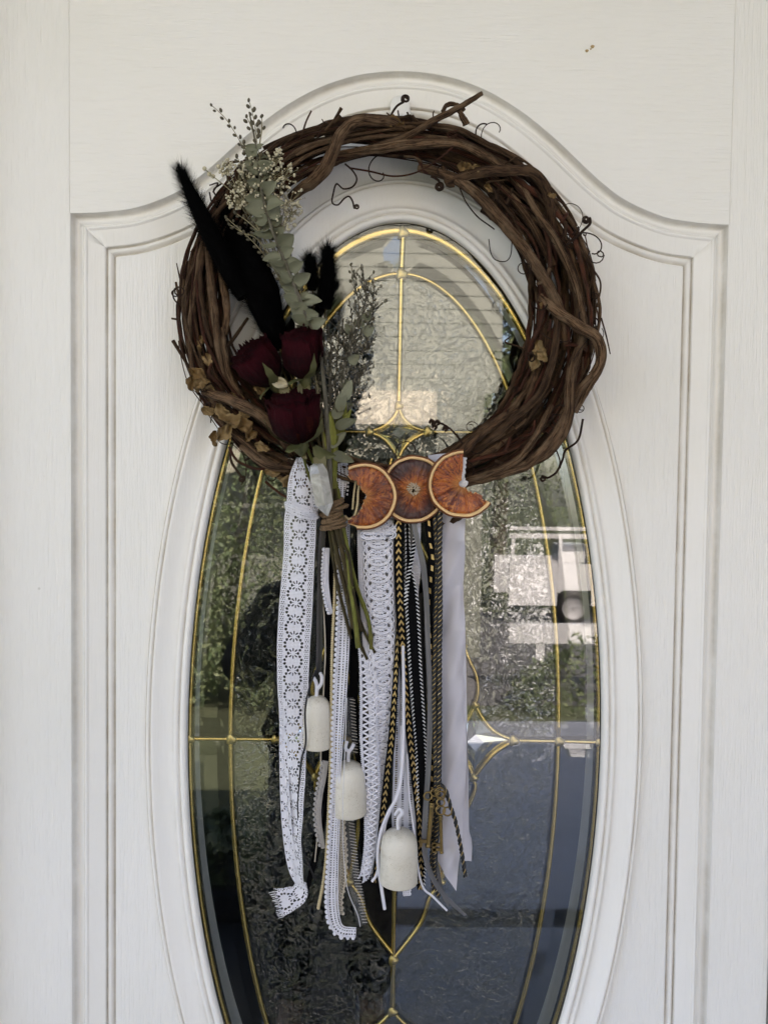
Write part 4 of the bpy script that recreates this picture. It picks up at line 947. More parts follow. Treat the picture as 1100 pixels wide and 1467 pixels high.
# roses
M['rose'] = None
def rosemat():
    m, nt, b = newmat('dried_red_rose_petal')
    uv = nd(nt, 'ShaderNodeAttribute'); uv.attribute_name = 'along'
    mp = nd(nt, 'ShaderNodeMapping'); mp.inputs['Scale'].default_value = (14, 2.0, 1); nt.links.new(uv.outputs['Vector'], mp.inputs[0])
    n1 = noise(nt, mp.outputs[0], 3, 5, 0.7, 0.6); v = coords(nt); n2 = noise(nt, v, 60, 4, 0.7)
    c = mix(nt, ramp(nt, n1, [(.3, g3(0)), (.7, g3(1))]), (0.008, 0.0005, 0.0014), (0.050, 0.0016, 0.006))
    c = mix(nt, ramp(nt, n2, [(.5, g3(0)), (.75, g3(1))]), c, (0.007, 0.0006, 0.0025))
    c = mix(nt, attr(nt, 'tint'), c, mix(nt, n1, (0.045, 0.005, 0.004), (0.13, 0.022, 0.007)))
    sp_ = nd(nt, 'ShaderNodeSeparateXYZ'); nt.links.new(uv.outputs['Vector'], sp_.inputs[0])
    c = mix(nt, ramp(nt, sp_.outputs[1], [(.45, g3(0)), (.86, g3(.75)), (.95, g3(.2)), (1.0, g3(0))]), c, (0.070, 0.003, 0.009))  # lighter band below the petal rims paints lighting differences into the colour
    nt.links.new(c, b.inputs['Base Color']); b.inputs['Roughness'].default_value = .8; b.inputs['Specular IOR Level'].default_value = .12
    b.inputs['Sheen Weight'].default_value = .0
    bump(nt, b, math_(nt, 'ADD', n1, n2), 1.0, .006); return m
M['rose'] = rosemat()
M['sepal'] = simple('dried_green_sepal', (0.085, 0.095, 0.025), 0.65, col2=(0.045, 0.045, 0.016), nscale=150, bumpk=.4, bscale=500, tintcol=(0.17, 0.14, 0.07))
def rose(label, bx, by, h, L, W, ang, seed, stempts, tintp=()):
    """bud seen from the side; (bx,by) base of the bloom, ang image direction of its axis"""
    t = thing('dried_rose', label, 'dried rose', base(*stempts[-1]), 'dried dark red roses')
    r_ = math.radians(ang); ax = np.array([math.cos(r_), -0.28, math.sin(r_)]); ax /= np.linalg.norm(ax)
    side = np.cross(ax, [0, -1, 0]); side /= np.linalg.norm(side); fw = np.cross(side, ax)
    if fw[1] > 0: fw = -fw
    o = at(bx, by, h * MM); g_ = np.random.default_rng(seed)
    lay = [(0.35, 5, 1.02), (0.6, 5, 1.0), (0.85, 4, .97), (1.0, 4, .92)]
    idx = 0
    for li, (rf, n, hf) in enumerate(lay):
        for k in range(n):
            phi = 2 * PI * k / n + li * 0.7 + g_.uniform(-.2, .2); span = g_.uniform(.95, 1.2) * (2 * PI / n) * 0.78
            a = np.linspace(-1, 1, 31); v = np.linspace(0, 1, 16); A, Vv = np.meshgrid(a, v, indexing='ij')
            hgt = L * hf * g_.uniform(.9, 1.04) * (1 - 0.10 * A ** 2 - 0.05 * np.abs(np.sin(A * 5 + seed + k)))
            prof = np.interp(Vv, [0, .12, .3, .6, .85, 1], [.30, .62, .90, 1.0, .95, 1.06 if li > 1 else .8])
            q = np.stack([A.ravel() + k * 3, Vv.ravel() + li], 1)
            wr = pn(q, seed + idx, 3.2).reshape(A.shape)
            jr = (1 + .10 * math.sin(idx * 2.4 + seed)) * (1 + .022 * np.sin(13 * A + idx + 3 * Vv) + .014 * np.sin(29 * A + 2 * idx + 5 * Vv)); rr_ = W / 2 * rf * jr * (prof + .10 * np.abs(A) ** 5 * Vv) * (1 + 0.12 * wr * (0.4 + Vv)) + (0.045 * W * Vv ** 4 * pn(q, seed + idx + 9, 9).reshape(A.shape))
            ph = phi + A * span + 0.06 * wr
            Z = Vv * hgt + 0.035 * L * pn(q, seed + idx + 5, 9).reshape(A.shape) * Vv ** 3
            G = o + S * (rr_[..., None] * (np.cos(ph)[..., None] * fw + np.sin(ph)[..., None] * side) + Z[..., None] * ax)
            mb = MB(); tp = 0.0
            if li == 3 and k in tintp: tp = np.clip(.45 + .9 * pn(q, seed, 2.5).reshape(A.shape), 0, 1) * (Vv < .8)
            mb.grid(G, tp, np.stack([A, Vv], -1).reshape(-1, 2)); mb.build('petal', M['rose'], t); idx += 1
    # receptacle and sepals
    C = [(0, .30), (-.08, .34), (-.16, .26), (-.24, .12)]
    th = np.linspace(0, 2 * PI, 13)[:-1]
    P = np.array([[o + S * (W / 2 * r2 * (math.cos(x) * fw + math.sin(x) * side) + z * L * ax) for x in th] for z, r2 in [(.06, .36)] + C + [(-.26, .06)]])
    mb = MB(); mb.grid(P, .1, close=True); mb.build('rose_hip', M['sepal'], t)
    for k in range(5):
        phi = 2 * PI * k / 5 + seed * .37; Ls = L * g_.uniform(.42, .62); ws = W * .15
        v = np.linspace(0, 1, 10); a = np.linspace(-1, 1, 5); Vv, A = np.meshgrid(v, a, indexing='ij')
        wd = ws * np.clip(1 - Vv, .02, 1) ** .8 * (1 + .15 * np.sin(Vv * 14)); out = W / 2 * (np.interp(Vv, [0, .15, .4, 1], [.36, .72, 1.04, 1.12 + .2 * math.sin(k * 2.1)]))
        ph = phi + A * wd / np.maximum(out, W * .2)
        Z = Vv * Ls * (1 if k % 3 else -.15) ; rad_ = out * (1 + 0.03 * A ** 2)
        G = o + S * (rad_[..., None] * (np.cos(ph)[..., None] * fw + np.sin(ph)[..., None] * side) + Z[..., None] * ax)
        mb = MB(); mb.grid(G, .15 * k); mb.build('sepal', M['sepal'], t)
    stem(t, stempts, [1.6, 2.0, 2.4], 'stem_green' if seed % 2 else 'stem_dark', 24)
    return t
rose('dried dark red rose on the left, tilted towards the vine', 392, 549, 62, 62, 50, 128, 31, [(393, 552, 62), (420, 600, 60), (452, 670, 62), KN])
rose('dried dark red rose on the upper right, an upright bud with a long green sepal', 437, 541, 66, 66, 49, 95, 32, [(438, 545, 64), (450, 600, 62), (464, 670, 64), KN])
rose('lowest and largest dried rose, dark red with a rusty orange side', 430, 634, 74, 68, 64, 97, 33, [(432, 646, 70), (446, 690, 68), KN], (3, 0))
leaf(br, 400, 555, 66, 26, -35, 501, 'sepal', wid=.4); leaf(br, 436, 548, 68, 22, -95, 502, 'sepal', wid=.75); leaf(br, 448, 640, 76, 32, -20, 503, 'sepal', wid=.6, tilt=.7); leaf(br, 418, 632, 72, 30, -50, 504, 'sepal', wid=.4)
leaf(br, 455, 650, 74, 26, -70, 505, 'sepal', wid=.6); leaf(br, 445, 560, 66, 30, 200, 506, 'stem_green', wid=.3)
crumple('leaf', 400, 548, 70, 12, .3, 9, 'gyp', br, lobes=False)
# cut stalks under the knot
bs = thing('cut_stem_bundle', 'bundle of cut brown and green stems hanging below the twine', 'dried stems', base(*KN))
stk = [([(470, 700, 60), (474, 745, 62), (484, 800, 62), (496, 850, 60), (506, 900, 58)], 3.6, 'stem_dark'), ([(476, 700, 62), (480, 745, 66), (491, 795, 66), (502, 850, 64), (512, 915, 60)], 3.8, 'stem_dark'),
       ([(480, 690, 60), (487, 745, 64), (497, 785, 66), (501, 830, 66), (508, 880, 64), (513, 928, 62)], 4.0, 'stem_green'), ([(484, 700, 60), (491, 750, 62), (508, 830, 62), (528, 890, 60), (532, 930, 58)], 3.0, 'stem_green'),
       ([(478, 700, 56), (484, 760, 58), (500, 840, 58), (520, 900, 58), (537, 935, 56)], 2.2, 'stem_dark'), ([(474, 700, 56), (482, 780, 58), (496, 850, 58), (512, 912, 56), (526, 945, 56)], 2.2, 'stem_dark'),
       ([(468, 700, 56), (472, 760, 58), (482, 830, 58), (494, 880, 56), (503, 915, 56)], 2.6, 'stem_dark'), ([(480, 700, 64), (490, 770, 68), (500, 800, 68), (506, 850, 66), (518, 905, 62)], 2.6, 'stem_dark')]
for i, (p, r, m_) in enumerate(stk):
    P = px3(p, 40); q = np.linspace(0, 1, 40); rr_ = r * .85 * (1 + .45 * np.exp(-((q - (.5 + .07 * (i % 4))) / .015) ** 2) + .4 * np.exp(-((q - .93) / .02) ** 2) * (i % 2))
    mb = MB(); mb.tube(P, rr_ * S, 8, .1 * i); mb.build('stem', M[m_], bs)
# twine binding
M['twine'] = simple('jute_twine', (0.20, 0.125, 0.065), 0.9, col2=(0.10, 0.06, 0.03), nscale=500, bumpk=1.0, bscale=1200)
tw = thing('twine_binding', 'brown jute twine wound tightly round the stems below the crystal', 'twine', base(473, 736, 60))
def helix_strands(P0, r, pitch, n, sub=2, ph0=0):
    """two-ply twist round a centreline"""
    T = np.gradient(P0, axis=0); L = np.r_[0, np.cumsum(np.linalg.norm(np.diff(P0, axis=0), axis=1))]; T /= np.linalg.norm(T, axis=1)[:, None] + 1e-12
    u = np.cross(T, [0, 1, .05]); u /= np.linalg.norm(u, axis=1)[:, None]; w = np.cross(T, u)
    return [P0 + r * (np.cos(L / pitch * 2 * PI + ph0 + 2 * PI * k / sub)[:, None] * u + np.sin(L / pitch * 2 * PI + ph0 + 2 * PI * k / sub)[:, None] * w) for k in range(sub)]
for k in range(9):
    yc = 718 + k * 4.6; th = np.linspace(-.2 * PI, 1.8 * PI, 60); wd = 15 + (2.2 * math.sin(k)); xc = 473 + k * .6 + (6 if k < 3 else 0); wd = 11 if k < 2 else wd
    P0 = np.array([at(xc + wd * math.cos(a), yc - 5 * math.cos(a) * (1 if k % 2 else .6) + 2 * math.sin(a), (62 + 9 * math.sin(a)) * MM) for a in th])
    for sidx, q in enumerate(helix_strands(P0, 1.2 * S, 6 * S, 60, 2)):
        mb = MB(); mb.tube(q, 1.7 * S, 5, sidx * .3); mb.build('strand', M['twine'], tw)
# crystal
m, nt, b = newmat('milky_quartz'); M['quartz'] = m
v = coords(nt); c = ramp(nt, noise(nt, v, 70, 5, .6, 1.5), [(.35, (0.34, 0.34, 0.31)), (.6, (0.54, 0.53, 0.50)), (.8, (0.72, 0.71, 0.69))])
nt.links.new(c, b.inputs['Base Color']); b.inputs['Roughness'].default_value = .12; b.inputs['Subsurface Weight'].default_value = .35; b.inputs['Subsurface Radius'].default_value = (.01, .01, .01); b.inputs['Subsurface Scale'].default_value = .3
b.inputs['Transmission Weight'].default_value = .25; bump(nt, b, noise(nt, v, 120, 3), .35, .001)
cr = MB(); axp = [(452, 664, .25, -7), (453, 666, .72, 0), (456, 677, 1, 0), (464, 722, 1.0, 0), (469, 739, .08, 0)]
rows = []
for x, y, r, _ in axp:
    c = at(x, y, 76 * MM)
    rows.append([c + S * 12.8 * r * (np.array([math.cos(a), 0, math.sin(a) * .0]) * 1.0 + np.array([0, -1, 0]) * math.sin(a) * .85) + np.array([0, 0, S * (3 * math.cos(a + .6) if 0 < axp.index((x, y, r, _)) < 4 else 0)]) for a in [k_ * PI / 3 + .35 for k_ in range(6)]])
cr.grid(np.array(rows), close=True); cr.add(np.array(rows[0]), [[0, 1, 2, 3, 4, 5]])
o = cr.build('quartz_point', M['quartz'], None, smooth=False, loc=base(469, 739, 76)); tag(o, 'milky white quartz crystal point fixed over the twine binding', 'crystal')
# ================================================================= ribbons, laces, cords
class Rib:
    """ribbon space: s = photo pixels along, t = -1..1 across, n = metres off the surface"""
    def __init__(s, pts, tw=None, curl=0.0, ripple=0.0, seed=0):
        N = 400; q = catmull(np.array([p[:4] for p in pts], float), N)
        s.P = at(q[:, 0], q[:, 1], q[:, 2] * MM); s.w = q[:, 3] * S / 2
        T = np.gradient(s.P, axis=0); T /= np.linalg.norm(T, axis=1)[:, None]
        sd = np.cross(T, [0, -1, 0]); sd /= np.linalg.norm(sd, axis=1)[:, None] + 1e-9
        if sd[N // 3, 0] < 0: sd = -sd
        nm = np.cross(sd, T); nm = np.where(nm[:, 1:2] > 0, -nm, nm)
        u = np.linspace(0, 1, N); tau = np.interp(u, [0, 1], [0, 0]) if tw is None else np.radians(np.interp(u, np.linspace(0, 1, len(tw)), tw))
        s.sd = np.cos(tau)[:, None] * sd + np.sin(tau)[:, None] * nm; s.nm = np.cos(tau)[:, None] * nm - np.sin(tau)[:, None] * sd
        s.L = np.r_[0, np.cumsum(np.linalg.norm(np.diff(s.P, axis=0), axis=1))] / S; s.len = s.L[-1]; s.curl = curl; s.rip = ripple; s.seed = seed
    def __call__(s, d, t, n=0.0):
        d, t, n = np.broadcast_arrays(np.asarray(d, float), np.asarray(t, float), np.asarray(n, float)); k = np.interp(d.ravel(), s.L, np.arange(len(s.L))); i = np.clip(k.astype(int), 0, len(s.L) - 2); f = (k - i)[:, None]
        g = lambda A: A[i] * (1 - f) + A[i + 1] * f
        w = (s.w[i] * (1 - f[:, 0]) + s.w[i + 1] * f[:, 0])
        tt = t.ravel(); c = s.curl * w * tt ** 2
        if s.rip: c = c + s.rip * S * pn(np.stack([d.ravel() / 75, tt * 1.1], 1), s.seed, 1.2)
        out = g(s.P) + g(s.sd) * (tt * w)[:, None] + g(s.nm) * (n.ravel() + c)[:, None]
        return out.reshape(d.shape + (3,))
def sheet(rb, mat, name, parent, nx=8, step=6, mask=None, kind=None, s0=0, s1=None, t0=-1, t1=1, off=0.0, jag=0):
    s1 = rb.len if s1 is None else s1; n = max(3, int((s1 - s0) / step)); d = np.linspace(s0, s1, n); t = np.linspace(t0, t1, nx + 1)
    D, T = np.meshgrid(d, t, indexing='ij'); P = rb(D, T, off)
    keep = None
    if mask is not None:
        dc, tc = (D[:-1, :-1] + D[1:, 1:]) / 2, (T[:-1, :-1] + T[1:, 1:]) / 2; keep = mask(dc, tc)
    mb = MB(); mb.grid(P, 0.0, np.stack([T, D / 100], -1).reshape(-1, 2), keep); return mb.build(name, M[mat], parent, kind=kind)
def line(rb, mb, d, t, n, r, sides=5, col=0.0): mb.tube(rb(d, t, n), r * S, sides, col)
def fabric(name, col, col2, rough=.75, weave=1400, bk=.5, sheen=.2, alpha=None, translucent=0.0):
    m, nt, b = newmat(name); v = coords(nt)
    c = mix(nt, noise(nt, v, 45, 3), col2, col); nt.links.new(c, b.inputs['Base Color']); b.inputs['Roughness'].default_value = rough; b.inputs['Sheen Weight'].default_value = sheen
    wx_ = nd(nt, 'ShaderNodeTexWave', _bands_direction='X'); wx_.inputs['Scale'].default_value = weave / 6; wx_.inputs['Distortion'].default_value = .6; nt.links.new(v, wx_.inputs['Vector'])
    wz_ = nd(nt, 'ShaderNodeTexWave', _bands_direction='Z'); wz_.inputs['Scale'].default_value = weave / 6; wz_.inputs['Distortion'].default_value = .6; nt.links.new(v, wz_.inputs['Vector'])
    bump(nt, b, math_(nt, 'MULTIPLY', wx_.outputs['Fac'], wz_.outputs['Fac']), bk, .0005)
    if alpha: b.inputs['Alpha'].default_value = alpha
    M[name] = m
fabric('white_cotton', (0.74, 0.74, 0.79), (0.62, 0.62, 0.68), .85, 1600, .8)
fabric('white_rayon', (0.72, 0.72, 0.78), (0.55, 0.55, 0.61), .38, 1600, .3, .3)
fabric('tan_cotton', (0.55, 0.49, 0.40), (0.42, 0.37, 0.29), .85)
fabric('grey_cotton', (0.42, 0.40, 0.38), (0.32, 0.30, 0.28), .85)
fabric('black_velvet', (0.004, 0.004, 0.0045), (0.0025, 0.0025, 0.003), .9, 1600, .4, 0)
M['black_velvet'].node_tree.nodes['Principled BSDF'].inputs['Specular IOR Level'].default_value = .08
fabric('black_satin', (0.010, 0.012, 0.016), (0.006, 0.007, 0.009), .35, 1600, .1, 0)
fabric('lilac_satin', (0.50, 0.49, 0.54), (0.45, 0.44, 0.49), .36, 2400, .1, .2)
fabric('grey_satin', (0.13, 0.13, 0.135), (0.07, 0.07, 0.075), .3, 2400, .1, .1)
fabric('sheer_organza', (0.30, 0.30, 0.30), (0.25, 0.25, 0.25), .5, 2400, .1, .1, alpha=.22)
fabric('shadow_net', (0.24, 0.24, 0.25), (0.18, 0.18, 0.19), .8)  # dark tone stands in for the shadows inside the braid
M['gold_thread'] = simple('gold_thread', (0.50, 0.36, 0.15), 0.42, .55, col2=(0.33, 0.23, 0.09), nscale=900)
M['champagne_thread'] = simple('champagne_thread', (0.60, 0.50, 0.31), 0.35, .45, col2=(0.42, 0.33, 0.18), nscale=900)
M['black_thread'] = simple('black_thread', (0.008, 0.008, 0.009), 0.6, nscale=900)
M['white_thread'] = simple('white_thread', (0.66, 0.66, 0.68), 0.5, nscale=900)
G_R = 'ribbons and trims hanging from the wreath'
def rt(name, label, cat, x, y, h=50, group=None): return thing(name, label, cat, base(x, y, h), group)

# --- wide eyelet lace on the left
def eyelet(d, t, w=22.0, seed=0):
    x = t * w; P_ = 23.0; keep = np.ones(d.shape, bool)
    # rosettes of eight drop holes
    for x0, ph in ((0.0, 0.0), ):
        dy = (d + ph * P_) % P_ - P_ / 2; r = np.hypot(x - x0, dy); a = np.arctan2(dy, x - x0)
        keep &= ~((r > 3.1) & (r < 7.0) & (np.cos(8 * a) > .30) )
    for sx in (-1, 1):                                                  # zigzag of small eyelets round each rosette
        dy = (d % P_); off = 6.5 + 4.5 * np.abs(dy / P_ - .5) * 2
        for k in range(5):
            yy_ = P_ * (k + .5) / 5; xx_ = sx * (6.5 + 6.0 * abs(yy_ / P_ - .5) * 2 * 1.0)
            keep &= ~(((x - xx_) ** 2 + ((d % P_) - yy_) ** 2) < 1.8 ** 2)
    u = (x / 2.9 + 0.5 * (np.floor(d / 2.9) % 2)); net = (np.abs(u - np.round(u)) * 2.9 < .75) & (np.abs((d / 2.9) - np.floor(d / 2.9) - .5) * 2.9 < .8)
    keep &= ~(net & (np.abs(x) > 15.0) & (np.abs(x) < 20.8)); return keep
el = rt('eyelet_lace_ribbon', 'wide white cotton eyelet lace at the far left, its end folded outwards', 'lace ribbon', 430, 720, 58, G_R)
r1 = Rib([(428, 655, 62, 5), (430, 670, 64, 22), (431, 690, 66, 33), (433, 712, 66, 40), (433, 726, 64, 41), (430, 745, 62, 42), (428, 790, 58, 42), (424, 860, 54, 45), (420, 930, 52, 44), (419, 1000, 50, 41), (419, 1070, 50, 38), (419, 1130, 50, 35), (421, 1200, 50, 30), (425, 1245, 50, 24), (429, 1272, 48, 20)], [0, 0, 8, 0, 10, 22, 40, 48], curl=-.12, ripple=4, seed=3)
sheet(r1, 'white_cotton', 'lace_band', el, 60, .85, lambda d, t: eyelet(d, t))
r2 = Rib([(433, 1262, 46, 14), (428, 1280, 44, 26), (412, 1290, 46, 34), (391, 1297, 48, 44)], [30, 10, 0], ripple=3, seed=5)
sheet(r2, 'white_cotton', 'lace_tail', el, 50, .85, lambda d, t: eyelet(d + 5, t, 20) & (d < 53 - 4 * np.abs(np.sin(t * 17 + 1))))
r2b = Rib([(407, 1000, 47, 12), (408, 1100, 46, 14), (412, 1180, 46, 16), (420, 1240, 45, 16), (430, 1270, 45, 10)], [20, 30], curl=.3)
sheet(r2b, 'white_cotton', 'folded_edge', el, 20, .9, lambda d, t: eyelet(d, t * .4 + .3))
fr = MB(); g_ = random.Random(2)
for k in range(24):
    x, y = 388 + k * .55, 1277 + k * 1.6; fr.tube(px3([(x + 6, y, 48), (x + 1 - g_.uniform(0, 4), y + g_.uniform(0, 3), 47)], 3), .45 * S, 3)
fr.build('frayed_threads', M['white_thread'], el, kind='stuff')
kn = Rib([(408, 722, 62, 13), (413, 725, 70, 15), (433, 733, 76, 17), (449, 736, 72, 16), (455, 733, 62, 13)], [0], curl=-.5, ripple=2, seed=8)
sheet(kn, 'white_cotton', 'knot_band', el, 16, .9, lambda d, t: ~((np.abs((t * 8 / 3) % 1 - .5) < .25) & (np.abs((d / 3) % 1 - .5) < .25) & (np.abs(t) < .85)))

# --- black ribbons, left group
def plain(label, pts, mat, name='black_ribbon', cat='ribbon', tw=None, curl=0.2, ripple=0.0, nx=4, grp=G_R):
    t = rt(name, label, cat, pts[0][0], pts[0][1], pts[0][2], grp); sheet(Rib(pts, tw, curl, ripple, int(pts[0][0])), mat, 'band', t, nx, 6); return t
plain('narrow black satin ribbon running straight down from the twine to the upper bell', [(463, 735, 46, 7), (460, 800, 46, 8), (458, 880, 46, 8), (457, 950, 46, 8), (452, 975, 44, 6)], 'black_satin')
plain('black velvet ribbon just behind the cut stems, left of the champagne bead cord', [(474, 735, 44, 12), (474, 800, 44, 14), (473, 900, 44, 15), (471, 1000, 42, 15), (470, 1060, 42, 14), (464, 1150, 40, 12), (455, 1215, 38, 10), (436, 1290, 38, 7)], 'black_velvet', tw=[0, 20, 0, 40])
plain('black ribbon with curved hem left of the crescent orange slice', [(507, 664, 50, 12), (504, 690, 52, 12), (499, 715, 54, 11), (497, 732, 54, 10), (501, 742, 52, 9)], 'black_velvet')
plain('long black ribbon falling behind the middle bell', [(517, 745, 44, 8), (512, 800, 42, 9), (509, 880, 40, 10), (507, 960, 40, 11), (507, 1040, 40, 12), (516, 1100, 38, 9), (518, 1160, 38, 6), (519, 1215, 38, 5), (526, 1262, 38, 4)], 'black_velvet', tw=[0, 30, -20, 10])
plain('black satin ribbon crossing below the upper bell to the left', [(466, 1075, 40, 10), (462, 1130, 38, 10), (458, 1180, 38, 8), (450, 1230, 36, 6), (440, 1262, 36, 4)], 'black_satin', tw=[0, 40, 10])
def cordthing(label, pts, r, mat, name, cat='cord', sides=6, n=None, grp=G_R):
    t = rt(name, label, cat, pts[0][0], pts[0][1], pts[0][2], grp); P = px3([p[:3] for p in pts], n or len(pts) * 12); mb = MB(); mb.tube(P, r * S, sides); mb.build('strand', M[mat], t); return t
cordthing('thin black cord lying over the upper bell and the eyelet lace', [(452, 960, 56), (442, 990, 64), (437, 1020, 66), (438, 1062, 62), (432, 1088, 54), (429, 1120, 52), (427, 1160, 52), (431, 1205, 50), (443, 1240, 48), (452, 1262, 46)], 1.3, 'black_thread', 'braid_cord')
cordthing('straw coloured thin cord ending left of the champagne bead cord', [(463, 860, 44), (466, 930, 46), (464, 980, 46), (460, 1060, 46), (459, 1110, 44), (456, 1180, 44), (451, 1235, 44)], .9, 'tan_cotton', 'thin_straw_cord')

# --- champagne bead cord (ball trim)
def beadcord(label, pts, r, mat, name='bead_cord'):
    t = rt(name, label, 'cord', pts[0][0], pts[0][1], pts[0][2], G_R); q = px3(pts, 600); L = np.r_[0, np.cumsum(np.linalg.norm(np.diff(q, axis=0), axis=1))] / S
    mb = MB(); mb.tube(q[::12], r * .55 * S, 5); mb.build('core', M[mat], t); mb = MB()
    for d in np.arange(0, L[-1], r * 1.15): mb.grid(ico_blob(q[min(599, int(np.searchsorted(L, d)))], r * S), rng.uniform(0, 1), close=True)
    mb.build('beads', M[mat], t, kind='stuff'); return t
beadcord('champagne metallic bead cord hanging from the twine to below the bells', [(481, 790, 46), (479, 860, 48), (476, 930, 50), (475, 1000, 52), (474, 1080, 54), (471, 1160, 54), (468, 1220, 52), (463, 1265, 50), (456, 1301, 48)], 2.6, 'champagne_thread')
beadcord('short champagne bead cord looping round the black ribbon beside the crescent slice', [(516, 690, 58), (513, 705, 62), (512, 722, 64), (508, 738, 64), (500, 744, 62), (494, 739, 58)], 2.0, 'champagne_thread')
beadcord('second champagne bead strand left of the crescent slice, higher and straighter', [(511, 684, 56), (508, 700, 60), (506, 716, 62), (505, 730, 62)], 1.7, 'champagne_thread')

# --- picot laces
def picot(label, pts, mat, side, name='picot_lace', tw=None, pitch=7, br=3.1, taper=True, holes=True, ripple=1.5):
    t = rt(name, label, 'lace trim', pts[0][0], pts[0][1], pts[0][2], G_R); rb_ = Rib(pts, tw, .1, ripple, int(pts[0][1]))
    sheet(rb_, mat, 'lace_band', t, 22, .8, (lambda d, t_: ~((np.abs((d / (pitch / 2)) % 1 - .5) < .24) & (np.abs(np.abs(t_ * side - .12) - .28) < .11)) & ~((np.abs((d / 3.1) % 1 - .5) < .3) & (np.abs(t_ * side + .72) < .09))) if holes else None)
    mb = MB()
    for d in np.arange(pitch / 2, rb_.len - 1, pitch):
        w = np.interp(d, rb_.L, rb_.w) / S; P = rb_(np.array([d]), np.array([side * 1.0]), .0006)[0]; mb.grid(ico_blob(P, br * S * rng.uniform(.85, 1.1)), 0, close=True)
    mb.build('picots', M[mat], t, kind='stuff')
    mb = MB()
    for tt in (-side * .95, -side * .55): line(rb_, mb, np.arange(0, rb_.len, 6), np.full(len(np.arange(0, rb_.len, 6)), tt), .0005, .7, 4)
    mb.build('edge_threads', M[mat], t, kind='stuff'); return t
picot('white picot lace with rounded bobbles, the longest trim, curling at its foot', [(494, 740, 44, 13), (493, 800, 46, 14), (493, 870, 50, 16), (491, 930, 52, 17), (488, 990, 54, 17), (485, 1050, 56, 15), (483, 1110, 58, 12), (480, 1180, 56, 13), (477, 1240, 54, 14), (476, 1290, 52, 16), (480, 1322, 50, 16), (490, 1334, 50, 15), (510, 1336, 50, 14)], 'white_cotton', -1, tw=[0, 0, 10, 25, 0, 0])
picot('narrow white bobble trim between the black ribbons left of the cut stems', [(468, 785, 50, 7), (467, 800, 50, 8), (466, 830, 50, 8), (469, 858, 50, 7), (474, 880, 48, 5)], 'white_cotton', -1, pitch=5, br=2.6, holes=False)
picot('greyish bobble trim below the upper bell, left of the champagne cord', [(466, 1090, 44, 8), (462, 1115, 46, 9), (457, 1140, 46, 9), (455, 1170, 46, 9), (459, 1200, 46, 8), (463, 1216, 46, 5)], 'grey_cotton', -1, pitch=7, br=2.6, holes=False)
picot('tan zigzag lace behind the longest picot lace', [(489, 1140, 46, 10), (488, 1180, 46, 11), (491, 1220, 44, 11), (491, 1260, 44, 10), (487, 1290, 44, 9), (490, 1310, 44, 8)], 'tan_cotton', 1, tw=[20, 0, 30], pitch=8, br=2.2, ripple=4)
picot('crumpled white lace strip between the crystal and the black ribbon', [(488, 658, 48, 14), (490, 680, 52, 15), (490, 705, 54, 14), (488, 730, 52, 11), (490, 760, 50, 8), (496, 790, 46, 6)], 'white_cotton', 1, pitch=5, br=1.8, ripple=5)
plain('black and white mottled scrap behind the lace beside the crystal', [(482, 660, 44, 12), (482, 690, 46, 14), (480, 712, 46, 10)], 'black_velvet', ripple=4, name='fabric_scrap')

# --- sheer organza tapes with ladder edge
def ladder(label, pts, name='sheer_ribbon'):
    t = rt(name, label, 'ribbon', pts[0][0], pts[0][1], pts[0][2], G_R); rb_ = Rib(pts, [0, 15, 0], .1, 2, 3); sheet(rb_, 'sheer_organza', 'band', t, 5, 5)
    mb = MB()
    for d in np.arange(2, rb_.len, 4.2): line(rb_, mb, np.array([d, d + 1.2]), np.array([.15, 1.25]), .0005, .55, 3)
    mb.build('ladder_threads', M['grey_cotton'], t, kind='stuff'); return t
ladder('sheer organza ribbon with ladder edge above the middle bell', [(500, 1000, 44, 13), (503, 1050, 44, 14), (504, 1080, 44, 13)])
ladder('sheer organza ribbon with ladder edge hanging below the middle bell', [(496, 1160, 42, 15), (500, 1200, 42, 16), (505, 1250, 42, 17), (512, 1290, 42, 16), (519, 1325, 44, 12)])
cordthing('hair thin white thread running down over the middle bell', [(497, 1000, 62), (495, 1050, 74), (493, 1100, 80), (491, 1160, 76), (492, 1220, 60), (498, 1275, 52), (512, 1310, 50), (516, 1328, 50)], .5, 'white_thread', 'loose_thread', 'thread')

# --- wide gimp braid in the middle
gb = rt('gimp_braid', 'wide white gimp braid of looped shiny cords in the centre, below the crescent slice', 'braid', 542, 745, 52, G_R)
rg_ = Rib([(541, 738, 50, 50), (541, 765, 54, 54), (542, 830, 54, 53), (545, 890, 53, 51), (547, 950, 52, 48), (549, 1010, 50, 42), (546, 1080, 48, 38), (541, 1140, 46, 34), (537, 1190, 44, 28), (533, 1230, 44, 24), (529, 1262, 44, 18)], [0, 0, -12, -25, -30, -30, -20], curl=-.08)
Ln = rg_.len
for t0, t1, nm in ((-1, -.70, 'woven_edge'), (.70, 1, 'woven_edge')):
    sheet(rg_, 'white_rayon', nm, gb, 3, 5, None, None, 0, None, t0, t1, -.0006)
for side in (-1, 1):
    mb = MB(); P_ = 2.6; d = np.arange(0, Ln, P_ / 4); t_ = side * (.84 + .16 * np.sign(np.sin(2 * PI * d / P_ + .01)) * np.abs(np.sin(2 * PI * d / P_)) ** .5)
    line(rg_, mb, d, t_, .0004, .75, 4); mb.build('whipped_edge', M['white_rayon'], gb, kind='stuff')
PW = 11.5; ang = np.linspace(0, 2 * PI, 25)
